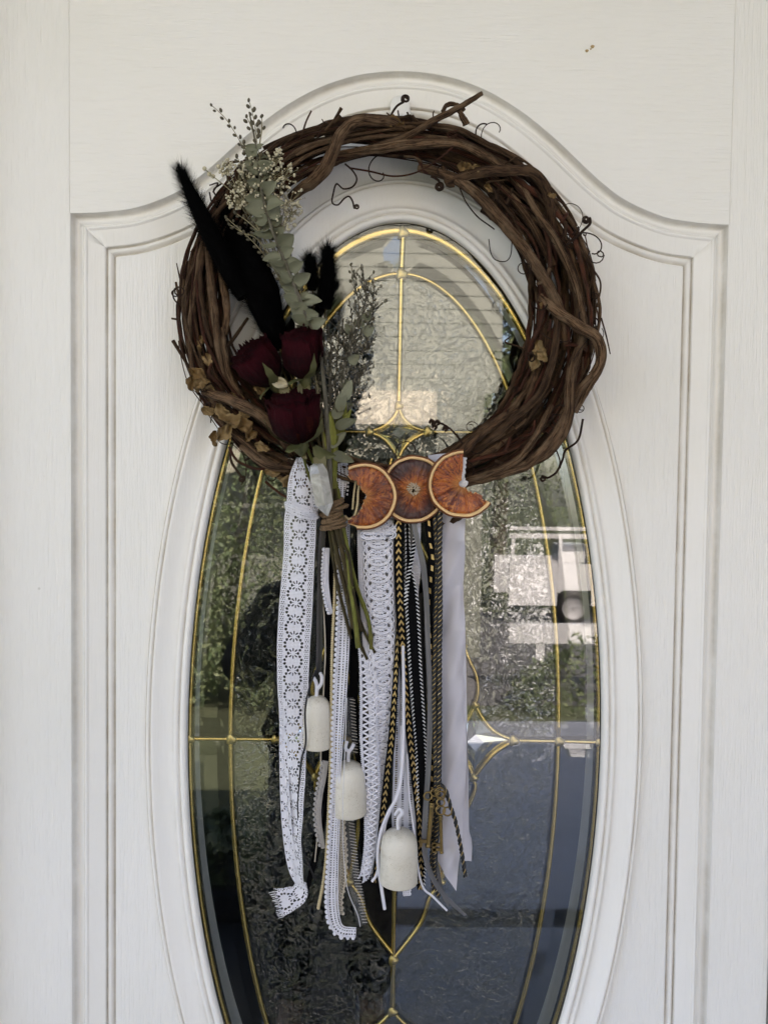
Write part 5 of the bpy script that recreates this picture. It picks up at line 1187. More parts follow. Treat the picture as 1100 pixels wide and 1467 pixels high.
for k, d0 in enumerate(np.arange(10, Ln - 16, PW)):
    mb = MB()
    for f in (1.0, .84): line(rg_, mb, d0 + 11.5 * f * np.cos(ang), .60 * f * np.sin(ang) + .04 * (-1) ** k, .0012 + .0011 * np.cos(ang + (PI if k % 2 else 0)) * 1.0 + .0004, 1.15, 6)
    mb.build('looped_cord', M['white_rayon'], gb)
mb = MB()
for d0 in np.arange(4, Ln - 14, PW):
    for a in (-1, 0, 1): line(rg_, mb, np.array([d0 - 5.2 * a, d0, d0 + 5.2 * a]), np.array([-.34, 0, .34]), np.array([.0008, .0022, .0008]), .95, 5)
    line(rg_, mb, np.array([d0 - 5, d0, d0 + 5]), np.array([0, 0, 0]), np.array([.0008, .002, .0008]), .9, 5)
    for sd_ in (-1, 1):
        t9 = np.linspace(-PI / 2, PI / 2, 9); line(rg_, mb, d0 + 5.4 * np.sin(t9), sd_ * (.52 + .20 * np.cos(t9)), .0012, 1.1, 5)
        line(rg_, mb, np.array([d0 - 5, d0 + 5]), np.array([sd_ * .62, sd_ * .44]), np.array([.0006, .0006]), .8, 4)
mb.build('cross_stitches', M['white_rayon'], gb, kind='stuff')
sheet(rg_, 'shadow_net', 'shadow_backing', gb, 40, 1.3, lambda d, t: ~((np.abs((d / 5.8) % 1 - .5) < .33) & (np.abs(np.abs(t) - .22) < .12)), None, 0, None, -.7, .7, -.0016)  # dark sheet added behind the cords as their shade
mb = MB()
for k in range(9):                                                      # gathered loops where the braid is tied
    x, y = 528 + (k % 3) * 14, 752 + (k // 3) * 7
    for rr_ in (11, 7.5): th = np.linspace(.2, 2 * PI - .4, 22) + k; mb.tube(at(x + rr_ * np.cos(th), y + rr_ * .6 * np.sin(th), .056 + .002 * (k // 3) + .002 * np.sin(th)), 1.1 * S, 5)
mb.build('gathered_loops', M['white_rayon'], gb, kind='stuff')
g2 = rt('crossed_gimp_braid', 'narrower white gimp braid with open crosses, left of the wide braid', 'braid', 527, 930, 50, G_R)
rg2 = Rib([(524, 925, 52, 20), (528, 960, 54, 24), (529, 1010, 54, 25), (529, 1060, 54, 25), (532, 1110, 52, 24), (533, 1160, 50, 22), (531, 1210, 48, 18), (524, 1250, 46, 14), (516, 1262, 46, 8)], [0, 0, 10, 20])
for side in (-1, 1): sheet(rg2, 'white_rayon', 'woven_edge', g2, 2, 5, None, None, 0, None, side * .95 - .12 * (1 + side) , side * .95 + .12 * (1 - side))
mb = MB(); L2 = rg2.len
for side in (-1, 1):
    d = np.arange(0, L2, .65); line(rg2, mb, d, side * (.86 + .2 * np.sin(2 * PI * d / 2.8)), .0005, .8, 4)
for d0 in np.arange(4, L2 - 4, 9):
    for a in (-1, 1): line(rg2, mb, np.array([d0 - 4.4 * a, d0, d0 + 4.4 * a]), np.array([-.7, 0, .7]), np.array([.0002, .0012, .0002]), 1.3, 5)
mb.build('cross_stitches', M['white_rayon'], g2, kind='stuff')
picot('white openwork lace strip reaching down behind the lowest bell', [(572, 760, 42, 8), (574, 850, 42, 10), (575, 930, 44, 14), (577, 1000, 46, 20), (579, 1070, 46, 28), (580, 1130, 44, 34), (580, 1180, 42, 36), (580, 1230, 40, 22), (582, 1262, 40, 12), (583, 1284, 40, 10)], 'white_rayon', 1, 'openwork_lace', pitch=5, br=1.2)
cordthing('white satin cord falling left over the lowest bell', [(577, 925, 54), (578, 1000, 56), (577, 1080, 58), (571, 1135, 62), (556, 1165, 62), (545, 1195, 60), (541, 1230, 58), (546, 1270, 56), (551, 1303, 54)], 2.3, 'white_rayon', 'satin_string')
cordthing('second white satin cord, ending beside the black chevron ribbon', [(575, 1040, 54), (574, 1110, 58), (564, 1150, 60), (552, 1180, 58), (547, 1220, 56), (540, 1252, 54), (533, 1263, 52)], 2.0, 'white_rayon', 'satin_string')
cordthing('thin white cord falling right of the lowest bell', [(583, 1080, 52), (586, 1140, 56), (593, 1190, 58), (598, 1240, 56), (606, 1272, 54), (620, 1285, 54), (640, 1305, 52)], 1.5, 'white_rayon', 'satin_string')

# --- black ribbons with gold chevrons
def chevron(label, pts, tw=None, P_=9.6, fade=None):
    t = rt('chevron_ribbon', label, 'ribbon', pts[0][0], pts[0][1], pts[0][2], G_R); rb_ = Rib(pts, tw, .15); sheet(rb_, 'black_velvet', 'band', t, 4, 5)
    k = 0
    for d0 in np.arange(8, rb_.len - 3, P_):
        mb = MB()
        for sg in (-1, 1):
            D = np.array([[d0 - 3.2, d0 - .2], [d0 + 1.8, d0 + 4.2]]); T = np.array([[0, 0], [sg * .62, sg * .62]])
            P = rb_(np.array([d0 - 3.0, d0 + 3.2, d0 + 3.6 + 1.6, d0 + .8]), np.array([0, sg * .60, sg * .42, 0]), .0006); Pb = rb_(np.array([d0 - 3.0, d0 + 3.2, d0 + 5.2, d0 + .8]), np.array([0, sg * .60, sg * .42, 0]), .0001)
            mb.add(np.vstack([P, Pb]), [[0, 1, 2, 3], [0, 4, 5, 1], [1, 5, 6, 2], [2, 6, 7, 3]])
        mb.build('chevron', M['gold_thread'], t, smooth=False); k += 1
    return t
chevron('black ribbon with gold chevrons beside the centre braid, drifting right at its foot', [(571, 738, 56, 13), (571, 800, 56, 13), (573, 860, 55, 13), (577, 930, 54, 12), (582, 1000, 54, 11), (588, 1060, 53, 11), (595, 1120, 52, 11), (601, 1180, 52, 10), (603, 1240, 50, 10), (602, 1275, 50, 9)])
chevron('black ribbon with gold chevrons swinging left in front of the openwork lace', [(572, 860, 50, 8), (570, 920, 54, 9), (566, 990, 57, 9), (561, 1060, 58, 10), (555, 1110, 57, 10), (549, 1165, 56, 10), (543, 1220, 54, 9), (536, 1266, 50, 8)], [60, 30, 0, 0])
# --- black ribbon with white whipped edges
wr_ = rt('whipstitched_ribbon', 'black ribbon edged with slanting white stitches, right of the chevron ribbon', 'ribbon', 590, 745, 54, G_R)
rw = Rib([(583, 742, 50, 6), (584, 780, 52, 6), (586, 820, 54, 10), (589, 850, 56, 16), (592, 900, 55, 17), (595, 960, 54, 16), (599, 1020, 53, 16), (603, 1080, 52, 15), (605, 1140, 52, 14), (604, 1200, 50, 13), (602, 1270, 50, 12)], [0])
sheet(rw, 'black_velvet', 'band', wr_, 4, 5); mb = MB()
for d0 in np.arange(3, rw.len - 4, 5.2):
    for sg in (-1, 1): line(rw, mb, np.array([d0 + 3, d0]) if sg < 0 else np.array([d0, d0 + 3.2]), np.array([sg * 1.08, sg * .66]) if sg < 0 else np.array([sg * .66, sg * 1.08]), .0007, .8, 4)
mb.build('white_stitches', M['white_thread'], wr_, kind='stuff')
w2 = rt('whipstitched_ribbon', 'slim slanting-stitch black edge crossing the white tape below the full slice', 'ribbon', 598, 745, 54, G_R)
rw2 = Rib([(596, 745, 54, 4), (593, 780, 56, 5), (588, 810, 57, 5), (583, 835, 57, 5), (581, 870, 55, 5)], [0]); sheet(rw2, 'black_velvet', 'band', w2, 3, 5); mb = MB()
for d0 in np.arange(2, rw2.len - 3, 5): line(rw2, mb, np.array([d0 + 2, d0 - 1]), np.array([-1, 1.2]), .0007, .8, 4)
mb.build('white_stitches', M['white_thread'], w2, kind='stuff')
tp = rt('ribbed_tape', 'short ribbed white tape showing between black ribbons under the full slice', 'tape', 598, 745, 50, G_R)
rtp = Rib([(600, 742, 48, 6), (598, 770, 48, 8), (595, 800, 48, 14), (594, 825, 48, 14), (596, 845, 46, 7), (597, 858, 46, 3)], [0]); sheet(rtp, 'white_rayon', 'band', tp, 4, 4); mb = MB()
for d0 in np.arange(1, rtp.len - 1, 2.4): line(rtp, mb, np.array([d0, d0]), np.array([-1.05, 1.05]), .0005, .8, 4)
mb.build('ribs', M['white_rayon'], tp, kind='stuff')
# --- grey satin ribbons
plain('dark grey satin ribbon next to the whipstitched ribbon under the full slice', [(588, 742, 48, 9), (587, 780, 48, 10), (585, 830, 46, 8), (587, 900, 44, 8)], 'grey_satin', 'grey_ribbon')
plain('long grey satin ribbon crossing to the right, its pointed tip lowest on the right', [(592, 745, 58, 7), (598, 775, 59, 7), (606, 810, 60, 8), (611, 860, 58, 7), (613, 930, 57, 7), (616, 1000, 57, 7), (615, 1060, 57, 7), (613, 1110, 58, 7), (609, 1170, 60, 7), (608, 1215, 60, 7), (614, 1245, 60, 7), (628, 1272, 58, 7), (645, 1292, 58, 7), (667, 1312, 56, 5)], 'grey_satin', 'grey_ribbon', tw=[0, 20, -10, 0, 20, 0, 30])
plain('thin grey satin ribbon under the keys ending in a point', [(612, 1150, 52, 5), (620, 1210, 50, 6), (627, 1250, 50, 6), (634, 1280, 50, 5), (643, 1300, 50, 3)], 'grey_satin', 'grey_ribbon')
plain('dull green-grey ribbon between the whipstitched and dashed ribbons', [(601, 850, 42, 9), (603, 920, 42, 9), (606, 1000, 42, 9), (607, 1060, 42, 8)], 'black_satin', 'grey_ribbon')
# --- black ribbon with copper dashes, twisting
ds = rt('dashed_ribbon', 'twisting black ribbon with copper-gold dashes beneath the right crescent slice', 'ribbon', 616, 745, 56, G_R)
rd = Rib([(614, 740, 54, 12), (616, 775, 56, 10), (620, 800, 57, 14), (617, 835, 57, 13), (614, 880, 56, 12), (617, 930, 55, 11), (620, 990, 54, 11), (622, 1050, 54, 11), (619, 1110, 54, 11), (621, 1160, 52, 10), (622, 1230, 50, 9), (618, 1250, 50, 7)], [0, 30, -20, 10, 0, 0]); sheet(rd, 'black_velvet', 'band', ds, 4, 5)
for d0 in np.arange(6, rd.len - 6, 15):
    mb = MB(); P = rd(np.array([d0, d0 + 7, d0 + 6, d0 - 1]), np.array([.2, .3, -.25, -.3]), .0006); mb.add(P, [[0, 1, 2, 3]]); mb.build('dash', M['gold_thread'], ds, smooth=False)
# --- twisted black-gold cords
def twist(label, pts, r, mats, pitch=13, name='twisted_cord'):
    t = rt(name, label, 'cord', pts[0][0], pts[0][1], pts[0][2], G_R); n = len(pts) * 60; P0 = px3(pts, n)
    for k, q in enumerate(helix_strands(P0, r * .62 * S, pitch * S, n, len(mats))): mb = MB(); mb.tube(q[::1], r * (.66 if 'gold' not in mats[k] and 'champ' not in mats[k] else .25) * S, 5); mb.build('strand', M[mats[k]], t)
    return t
twist('black and gold twisted cord, left one of the pair beside the satin ribbon', [(623, 742, 58), (626, 800, 58), (625, 860, 58), (623, 930, 57), (622, 1000, 57), (623, 1060, 57), (624, 1120, 57), (622, 1180, 52), (618, 1240, 50), (622, 1275, 50)], 3.0, ['black_thread', 'gold_thread', 'black_thread', 'gold_thread'])
twist('black and gold twisted cord touching the edge of the wide satin ribbon', [(630, 735, 60), (629, 800, 60), (630, 870, 59), (629, 930, 58), (629, 1000, 57), (629, 1060, 57), (628, 1120, 58), (626, 1180, 54), (623, 1220, 52), (622, 1250, 50), (628, 1285, 50)], 3.3, ['black_thread', 'gold_thread', 'black_thread', 'champagne_thread'])
twist('short black and gold cord end slanting right across the satin ribbon', [(630, 1124, 62), (638, 1132, 64), (645, 1155, 64), (653, 1180, 62), (660, 1215, 60), (664, 1240, 58), (666, 1256, 58)], 2.4, ['black_thread', 'gold_thread', 'black_thread'])
# --- wide pale satin ribbon
st_r = rt('satin_ribbon', 'wide pale lilac-grey satin ribbon on the right with a slanting cut end', 'ribbon', 647, 740, 50, G_R)
rs = Rib([(640, 650, 44, 50), (642, 680, 46, 46), (647, 735, 48, 36), (648, 780, 48, 34), (648, 850, 48, 33), (649, 930, 46, 33), (650, 1000, 45, 33), (650, 1070, 45, 34), (649, 1130, 45, 34), (645, 1190, 46, 35), (641, 1240, 47, 30), (638, 1280, 48, 30)], [0, 0, 22, -24, 16, -18, 0, 14, -16, 10, 0], curl=-.25, ripple=9, seed=12)
Ls = rs.len; sheet(rs, 'lilac_satin', 'band', st_r, 30, 1.3, lambda d, t: d < Ls - 42 + 40 * (t * .5 + .5))
rs2 = Rib([(657, 900, 42, 18), (659, 1000, 42, 18), (663, 1080, 42, 14), (664, 1150, 42, 14), (665, 1190, 42, 13), (668, 1206, 42, 15), (668, 1234, 42, 14)], [0, 20, 0], curl=.2, ripple=2, seed=4)
sheet(rs2, 'lilac_satin', 'under_layer', st_r, 6, 5)

# ================================================================= dried orange slices
def orangemats():
    m, nt, b = newmat('dried_orange_flesh'); uv = nd(nt, 'ShaderNodeAttribute'); uv.attribute_name = 'along'
    sep = nd(nt, 'ShaderNodeSeparateXYZ'); nt.links.new(uv.outputs['Vector'], sep.inputs[0])    # x: angle (turns), y: radius 0..1
    cs = nd(nt, 'ShaderNodeCombineXYZ'); nt.links.new(math_(nt, 'COSINE', math_(nt, 'MULTIPLY', sep.outputs[0], 2 * PI)), cs.inputs[0]); nt.links.new(math_(nt, 'SINE', math_(nt, 'MULTIPLY', sep.outputs[0], 2 * PI)), cs.inputs[1])
    nt.links.new(math_(nt, 'MULTIPLY', sep.outputs[1], .9), cs.inputs[2])
    fib = noise(nt, cs.outputs[0], 7, 5, .75, 1.1); v = coords(nt); n2 = noise(nt, v, 48, 4, .65)
    c = mix(nt, ramp(nt, n2, [(.38, g3(0)), (.66, g3(1))]), (0.42, 0.085, 0.008), (0.13, 0.014, 0.005))
    c = mix(nt, ramp(nt, fib, [(.50, g3(0)), (.58, g3(1))]), c, (0.48, 0.15, 0.02))
    c = mix(nt, ramp(nt, fib, [(.38, g3(1)), (.46, g3(0))]), c, (0.035, 0.008, 0.006))
    c = mix(nt, attr(nt, 'tint'), c, (0.030, 0.006, 0.006))
    c = mix(nt, ramp(nt, sep.outputs[1], [(.16, g3(.8)), (.34, g3(0))]), c, (0.50, 0.20, 0.05))
    nt.links.new(c, b.inputs['Base Color']); b.inputs['Roughness'].default_value = .38; b.inputs['Coat Weight'].default_value = .25; b.inputs['Coat Roughness'].default_value = .3
    bump(nt, b, math_(nt, 'ADD', fib, math_(nt, 'MULTIPLY', noise(nt, v, 420, 3), .5)), .9, .0014); M['flesh'] = m
    M['pith'] = simple('dried_orange_pith', (0.80, 0.56, 0.30), .7, col2=(0.60, 0.36, 0.15), nscale=120, bumpk=.7, bscale=500, spec=.3)
    M['zest'] = simple('dried_orange_zest', (0.19, 0.058, 0.009), .5, col2=(0.09, 0.023, 0.004), nscale=140, bumpk=.8, bscale=450)
    M['core'] = simple('white_core_fibre', (0.50, 0.42, 0.30), .7, col2=(0.28, 0.20, 0.13), nscale=700)
orangemats()
def slice_(label, cx_, cy_, h, R_, seed, dark, bite=None, tilt=(0, 0), holes=True):
    """bite: function of (x, y) px relative to the centre, True where flesh has been cut away"""
    t = thing('orange_slice', label, 'dried orange', base(cx_, cy_, h), 'dried blood orange slices'); c = at(cx_, cy_, h * MM)
    nA, nR = 200, 30; th = np.linspace(0, 2 * PI, nA + 1)
    wob = 1 + .032 * pn(np.stack([np.cos(th), np.sin(th)], 1), seed, 1.6) + .006 * pn(np.stack([np.cos(th), np.sin(th)], 1), seed + 1, 9); wob[-1] = wob[0]
    def surf(r, z):
        """r (nR) radius fractions, z metres height -> grid"""
        RR, TT = np.meshgrid(r, th, indexing='ij'); X = RR * R_ * np.cos(TT) * wob[None]; Y = RR * R_ * np.sin(TT) * wob[None]
        cup = .0030 * (RR ** 2) * np.sin(2 * TT + seed) + .0012 * pn(np.stack([X.ravel() / 22, Y.ravel() / 22], 1), seed + 3, 1.2).reshape(X.shape)
        Z = z(RR, TT) + cup; return X, Y, Z
    def put(X, Y, Z): return np.stack([c[0] + X * S, c[1] - Z + X * S * tilt[0] + Y * S * tilt[1], c[2] - Y * S], -1)
    def bld(name, mat, r, z, tint=0.0, close=False):
        X, Y, Z = surf(r, z); keep = np.ones((len(r) - 1, nA), bool)
        xc, yc = (X[:-1, :-1] + X[1:, 1:]) / 2, (Y[:-1, :-1] + Y[1:, 1:]) / 2
        if bite is not None: keep = ~bite(xc, yc)
        RR, TT = np.meshgrid(r, th, indexing='ij'); mb = MB(); mb.grid(put(X, Y, Z), tint if np.ndim(tint) == 0 else tint, np.stack([TT / (2 * PI), RR], -1).reshape(-1, 2), keep)
        return mb.build(name, M[mat], t)
    nseg = 10; g_ = np.random.default_rng(seed); ph0 = g_.uniform(0, 1)
    # flesh in wedges, sunk a little under the pith, with proud membranes
    edges = ph0 + np.arange(nseg) * 2 * PI / nseg + g_.uniform(-.09, .09, nseg)
    def wedge(TT): d = np.abs(np.angle(np.exp(1j * (TT[..., None] - edges)))).min(-1); return d
    r = np.linspace(.10, .885, 30)
    RR, TT = np.meshgrid(r, th, indexing='ij')
    X, Y, Z = surf(r, lambda a, b: .0022 - .0016 * np.clip(wedge(b) * a / .07, 0, 1) * (1 - .6 * a) + .0006 * pn(np.stack([np.cos(b.ravel() * 1) * 9, np.sin(b.ravel()) * 9, a.ravel() * 3], 1), seed, 2.2).reshape(a.shape) - .0010 * np.clip((a - .80) / .08, 0, 1))
    xc, yc = (X[:-1, :-1] + X[1:, 1:]) / 2, (Y[:-1, :-1] + Y[1:, 1:]) / 2
    keep0 = np.ones(xc.shape, bool) if bite is None else ~bite(xc, yc)
    tint = np.clip(dark * (1.15 * np.clip((RR - .3) * 2.2, 0, 1)) + .5 * pn(np.stack([np.cos(TT.ravel()) * RR.ravel() * 2, np.sin(TT.ravel()) * RR.ravel() * 2], 1), seed + 4, 2).reshape(RR.shape), 0, .95)
    P = put(X, Y, Z); tc = th[:-1] + PI / nA
    own = np.argmin(np.abs(np.angle(np.exp(1j * (tc[:, None] - (edges + PI / nseg))))), 1)
    for k in range(nseg):
        kp = keep0 & (own[None] == k)
        if kp.sum() < 12: continue
        mb = MB(); mb.grid(P, tint, np.stack([TT / (2 * PI), RR], -1).reshape(-1, 2), kp); mb.build('segment', M['flesh'], t)
    bld('pith_ring', 'pith', np.linspace(.875, .955, 7), lambda a, b: .0034 + .0004 * np.sin((a - .87) / .1 * PI) + .00035 * pn(np.stack([np.cos(b.ravel()) * 6, np.sin(b.ravel()) * 6, a.ravel() * 9], 1), seed + 6, 2).reshape(a.shape) - .0022 * np.clip((.893 - a) / .018, 0, 1))
    bld('rind', 'zest', np.array([.950, .968, .985, 1.0, 1.012, 1.005, .97]), lambda a, b: np.array([.0030, .0032, .0030, .0020, .0002, -.0016, -.0026])[:, None] + 0 * b)
    bld('underside', 'pith', np.linspace(.12, .99, 12), lambda a, b: -.0024 + 0 * a)
    if holes:
        mb = MB(); 
        for k in range(16):
            a = 2 * PI * k / 16 + g_.uniform(-.1, .1); r0, r1 = g_.uniform(0, 5), g_.uniform(7, 10)
            q = [(r0 * math.cos(a + .5), r0 * math.sin(a + .5)), ((r0 + r1) / 2 * math.cos(a + .2), (r0 + r1) / 2 * math.sin(a + .2)), (r1 * math.cos(a), r1 * math.sin(a))]
            q = np.array([p for p in q if bite is None or not bite(np.array(p[0]), np.array(p[1]))])
            if len(q) < 2: continue
            mb.tube(put(q[:, 0], q[:, 1], np.full(len(q), .0032)), 1.0 * S, 5)
        if mb.n: mb.build('core_fibres', M['core'], t, kind='stuff')
    return t
slice_('whole round dried blood orange slice in the middle, darkest flesh', 592, 701, 60, 44.3, 3, 1.15)
slice_('left dried orange crescent with its hollow facing left', 520, 711, 67, 44.5, 8, .30, lambda x, y: (np.hypot(x + 27, y - 3) < 28 + 1.2 * np.sin(y * .9)) | (x < -19) | ((x < -8) & (y > 30) & (x * .5 - y < -44)), tilt=(.0, .03), holes=False)
slice_('right dried orange slice with its upper right cut away, brightest flesh', 662, 693, 70, 44.5, 12, -.15, lambda x, y: ((x > 0 - .06 * y) & (y < 4)) | ((np.hypot(x - 18, y + 8) < 20 + 1.3 * np.sin(x)) ) | ((x > 0) & (x * .62 - y > 1)) | ((x > 26) & (x * .45 - y > -8)), tilt=(-.03, 0), holes=False)
# clear glue bead / cotton tuft behind the cut slices
M['wadding'] = simple('white_wadding', (0.74, 0.73, 0.74), .9, nscale=300, bumpk=.8, bscale=400)
for lbl, pts, r, mt in (('white wadding tuft showing in the cut of the right orange slice', [(662, 655, 62), (661, 672, 62), (656, 686, 64), (664, 698, 62)], [6, 5, 9, 8], 'wadding'),
                        ('crinkled clear plastic edge beside the left orange crescent', [(526, 700, 60), (529, 712, 60), (524, 728, 60), (514, 742, 60)], [3, 6, 6, 4], 'quartz')):
    P = px3(pts, 24); rr_ = np.interp(np.linspace(0, 1, 24), np.linspace(0, 1, len(r)), r) * (1 + .15 * np.sin(np.arange(24) * 2.1)) * S
    mb = MB(); mb.tube(P, rr_, 10, flat=.5); o = mb.build('wadding_tuft' if mt == 'wadding' else 'plastic_edge', M[mt], None, loc=base(*pts[0])); tag(o, lbl, 'tuft' if mt == 'wadding' else 'plastic')

# ================================================================= glazed bells
m, nt, b = newmat('cream_speckled_glaze'); M['bell'] = m; v = coords(nt)
c = mix(nt, ramp(nt, noise(nt, v, 22, 4, .6), [(.35, g3(0)), (.7, g3(1))]), (0.54, 0.505, 0.425), (0.67, 0.64, 0.565))
vo = nd(nt, 'ShaderNodeTexVoronoi'); vo.inputs['Scale'].default_value = 620; nt.links.new(v, vo.inputs['Vector'])
c = mix(nt, math_(nt, 'MULTIPLY', ramp(nt, vo.outputs['Distance'], [(.14, g3(.85)), (.30, g3(0))]), ramp(nt, noise(nt, v, 60, 3), [(.45, g3(0)), (.6, g3(1))])), c, (0.28, 0.22, 0.14))
c = mix(nt, ramp(nt, noise(nt, coords(nt, (1, 1, 2.2)), 38, 5, .7), [(.52, g3(0)), (.72, g3(.6))]), c, (0.40, 0.35, 0.27))
nt.links.new(c, b.inputs['Base Color']); b.inputs['Roughness'].default_value = .55; bump(nt, b, math_(nt, 'ADD', noise(nt, coords(nt, (1, 1, .12)), 900, 3), noise(nt, v, 160, 3)), .4, .0008)
def bell(label, cx_, y0, y1, w, h, lean, loop):
    t = thing('hanging_bell', label, 'bell', base(cx_, y0, h), 'white bells among the ribbons')
    A = at(cx_, y0, h * MM); B = at(cx_ + lean, y1, h * MM); ax = B - A; Lh = np.linalg.norm(ax)
    u = np.cross(ax / Lh, [0, 1, 0]); u /= np.linalg.norm(u); w_ = np.cross(ax / Lh, u)
    prof = [(0, .10), (.005, .26), (.02, .45), (.06, .66), (.12, .83), (.20, .93), (.32, .975), (.6, 1.0), (.96, 1.0), (.985, .99), (.998, .965), (1.0, .93), (.985, .88), (.8, .8), (.3, .7), (.12, .4)]
    th = np.linspace(0, 2 * PI, 41)[:-1]; wob = 1 + .012 * np.sin(2 * th + cx_) + .006 * np.sin(5 * th)
    P = np.array([[A + ax * z + S * w / 2 * r * wob[i] * (math.cos(a) * u + math.sin(a) * w_) for i, a in enumerate(th)] for z, r in prof])
    mb = MB(); mb.grid(P, close=True); mb.build('body', M['bell'], t)
    mb = MB(); mb.tube(px3(loop, 26), 2.5 * S, 8); mb.build('cord', M['white_cotton'], t)
    mb = MB(); mb.grid(ico_blob(A + ax * .99, 5 * S), close=True); mb.tube([A + ax * .5, A + ax * .99], 1.2 * S, 6); mb.build('clapper', M['bell'], t)
    return t
bell('upper white bell, leftmost, against the eyelet lace', 454, 997, 1071, 37, 50, 1, [(453, 1002, 50), (454, 985, 52), (452, 976, 54), (449, 971, 54)])
mb = MB(); mb.tube(px3([(454, 988, 53), (460, 980, 54), (461, 970, 52), (459, 965, 48)], 14), 2.4 * S, 8); mb.build('cord', M['white_cotton'], [o for o in scene.objects if o.name == 'hanging_bell'][0])
bell('middle white bell, partly overlapped by the longest picot lace', 499, 1091, 1166, 46, 48, 2, [(499, 1096, 48), (499, 1080, 50), (504, 1072, 52), (507, 1066, 52)])
mb = MB(); mb.tube(px3([(500, 1078, 51), (495, 1072, 52), (497, 1062, 50)], 12), 2.4 * S, 8); mb.build('cord', M['white_cotton'], scene.objects['hanging_bell.001'])
bell('lowest and largest white bell, hanging under the centre braid', 572, 1188, 1264, 50, 62, -1, [(571, 1194, 62), (570, 1180, 64), (571, 1172, 66), (577, 1165, 66), (572, 1160, 64), (566, 1168, 62)])

# ================================================================= antique brass keys
M['antique'] = simple('antique_brass', (0.30, 0.21, 0.085), .36, .9, col2=(0.13, 0.09, 0.04), nscale=260, bumpk=.4, bscale=700)
def ring(cx_, cy_, r, wr, h, parent, name='bow_ring'):
    th = np.linspace(0, 2 * PI, 30); P = at(cx_ + r * np.cos(th), cy_ + r * np.sin(th), (h + .6 * np.sin(th)) * MM); mb = MB(); mb.tube(P, wr * S, 7, cap=False); return mb.build(name, M['antique'], parent)
def key(label, bows, neck, tip, wr, h, bits, bs):
    t = thing('old_key', label, 'key', base(*bows[0][:2], h), 'brass keys on the cord')
    for x, y, r in bows: ring(x, y, r, 1.2, h + rng.uniform(-.6, .6), t)
    P = px3([(*neck, h), (*tip, h)], 40); q = np.linspace(0, 1, 40); r = wr * (1 + .45 * np.exp(-((q - .02) / .02) ** 2) + .4 * np.exp(-((q - .09) / .018) ** 2) + .3 * np.exp(-((q - .98) / .02) ** 2))
    mb = MB(); mb.tube(P, r * S, 10); mb.build('shaft', M['antique'], t)
    for (x0, y0, x1, y1) in bits:
        A = at(x0, y0, (h + .8) * MM); B = at(x1, y1, (h - .8) * MM); mb = MB(); mb.add(*boxv(min(A[0], B[0]), max(A[0], B[0]), min(A[1], B[1]), max(A[1], B[1]), min(A[2], B[2]), max(A[2], B[2]))); mb.build('bit', M['antique'], t, smooth=False)
    return t
key('thicker brass key on the left of the bunch, its bow under the cord knot', [(622, 1136, 5), (613, 1141, 5.5), (631, 1140, 6)], (619, 1150), (613, 1214), 3.1, 62, [(600, 1204, 611, 1207), (601, 1207, 605, 1212)], 1)
key('slimmer brass key in front, with clear trefoil bow and bit pointing left', [(631, 1161, 6.5), (641, 1163, 6), (631, 1150, 5.5)], (631, 1169), (632.5, 1223), 2.2, 64, [(620, 1209, 631, 1212), (620, 1216, 631, 1219), (619, 1208, 624, 1221)], 1)
o = ring(624, 1127, 5, .8, 63, None, 'split_ring') if False else None
mb = MB(); th = np.linspace(0, 2 * PI, 30); mb.tube(at(630 + 6.5 * np.cos(th), 1136 + 7 * np.sin(th), .065), 1.0 * S, 7, cap=False); o = mb.build('key_ring', M['antique'], None, loc=base(630, 1136, 65)); tag(o, 'small brass jump ring joining the keys to the cord', 'ring')
# ================================================================= the photographer, who shows only as a dark shape in the glass
M['skin'] = simple('skin', (0.42, 0.26, 0.19), .5, nscale=80)
M['jacket'] = simple('black_knit_jacket', (0.012, 0.013, 0.017), .9, nscale=300, bumpk=.4)
M['trousers'] = simple('dark_trousers', (0.015, 0.018, 0.026), .9, nscale=300, bumpk=.3)
M['hair'] = simple('dark_hair', (0.018, 0.012, 0.009), .6, nscale=300, nvec=(1, 1, .1), bumpk=.6)
PX, PY = -0.09, -1.27
per = thing('person', 'person in a black jacket and dark trousers holding up a phone, only mirrored', 'person', (PX, PY, 0.0))
def skinmesh(name, pts, edges, rad, mat, root=0, sub=2):
    me = bpy.data.meshes.new(name); me.from_pydata([tuple(np.array(p) + np.array((PX, PY, 0))) for p in pts], edges, [])
    o = bpy.data.objects.new(name, me); scene.collection.objects.link(o)
    sk = o.modifiers.new('s', 'SKIN'); sk.use_smooth_shade = True
    for i, r in enumerate(rad): me.skin_vertices[0].data[i].radius = (r, r) if np.ndim(r) == 0 else r
    me.skin_vertices[0].data[root].use_root = True
    sb = o.modifiers.new('d', 'SUBSURF'); sb.levels = sub; sb.render_levels = sub
    dg = bpy.context.evaluated_depsgraph_get(); dg.update(); m2 = bpy.data.meshes.new_from_object(o.evaluated_get(dg))
    bpy.data.objects.remove(o); me2 = m2; me2.name = name; me2.transform(Matrix.Translation((-PX, -PY, 0))); me2.materials.clear(); me2.materials.append(mat)
    me2.polygons.foreach_set('use_smooth', [True] * len(me2.polygons))
    ob = bpy.data.objects.new(name, me2); scene.collection.objects.link(ob); ob.parent = per; ORG[ob.name] = ORG['person']; return ob
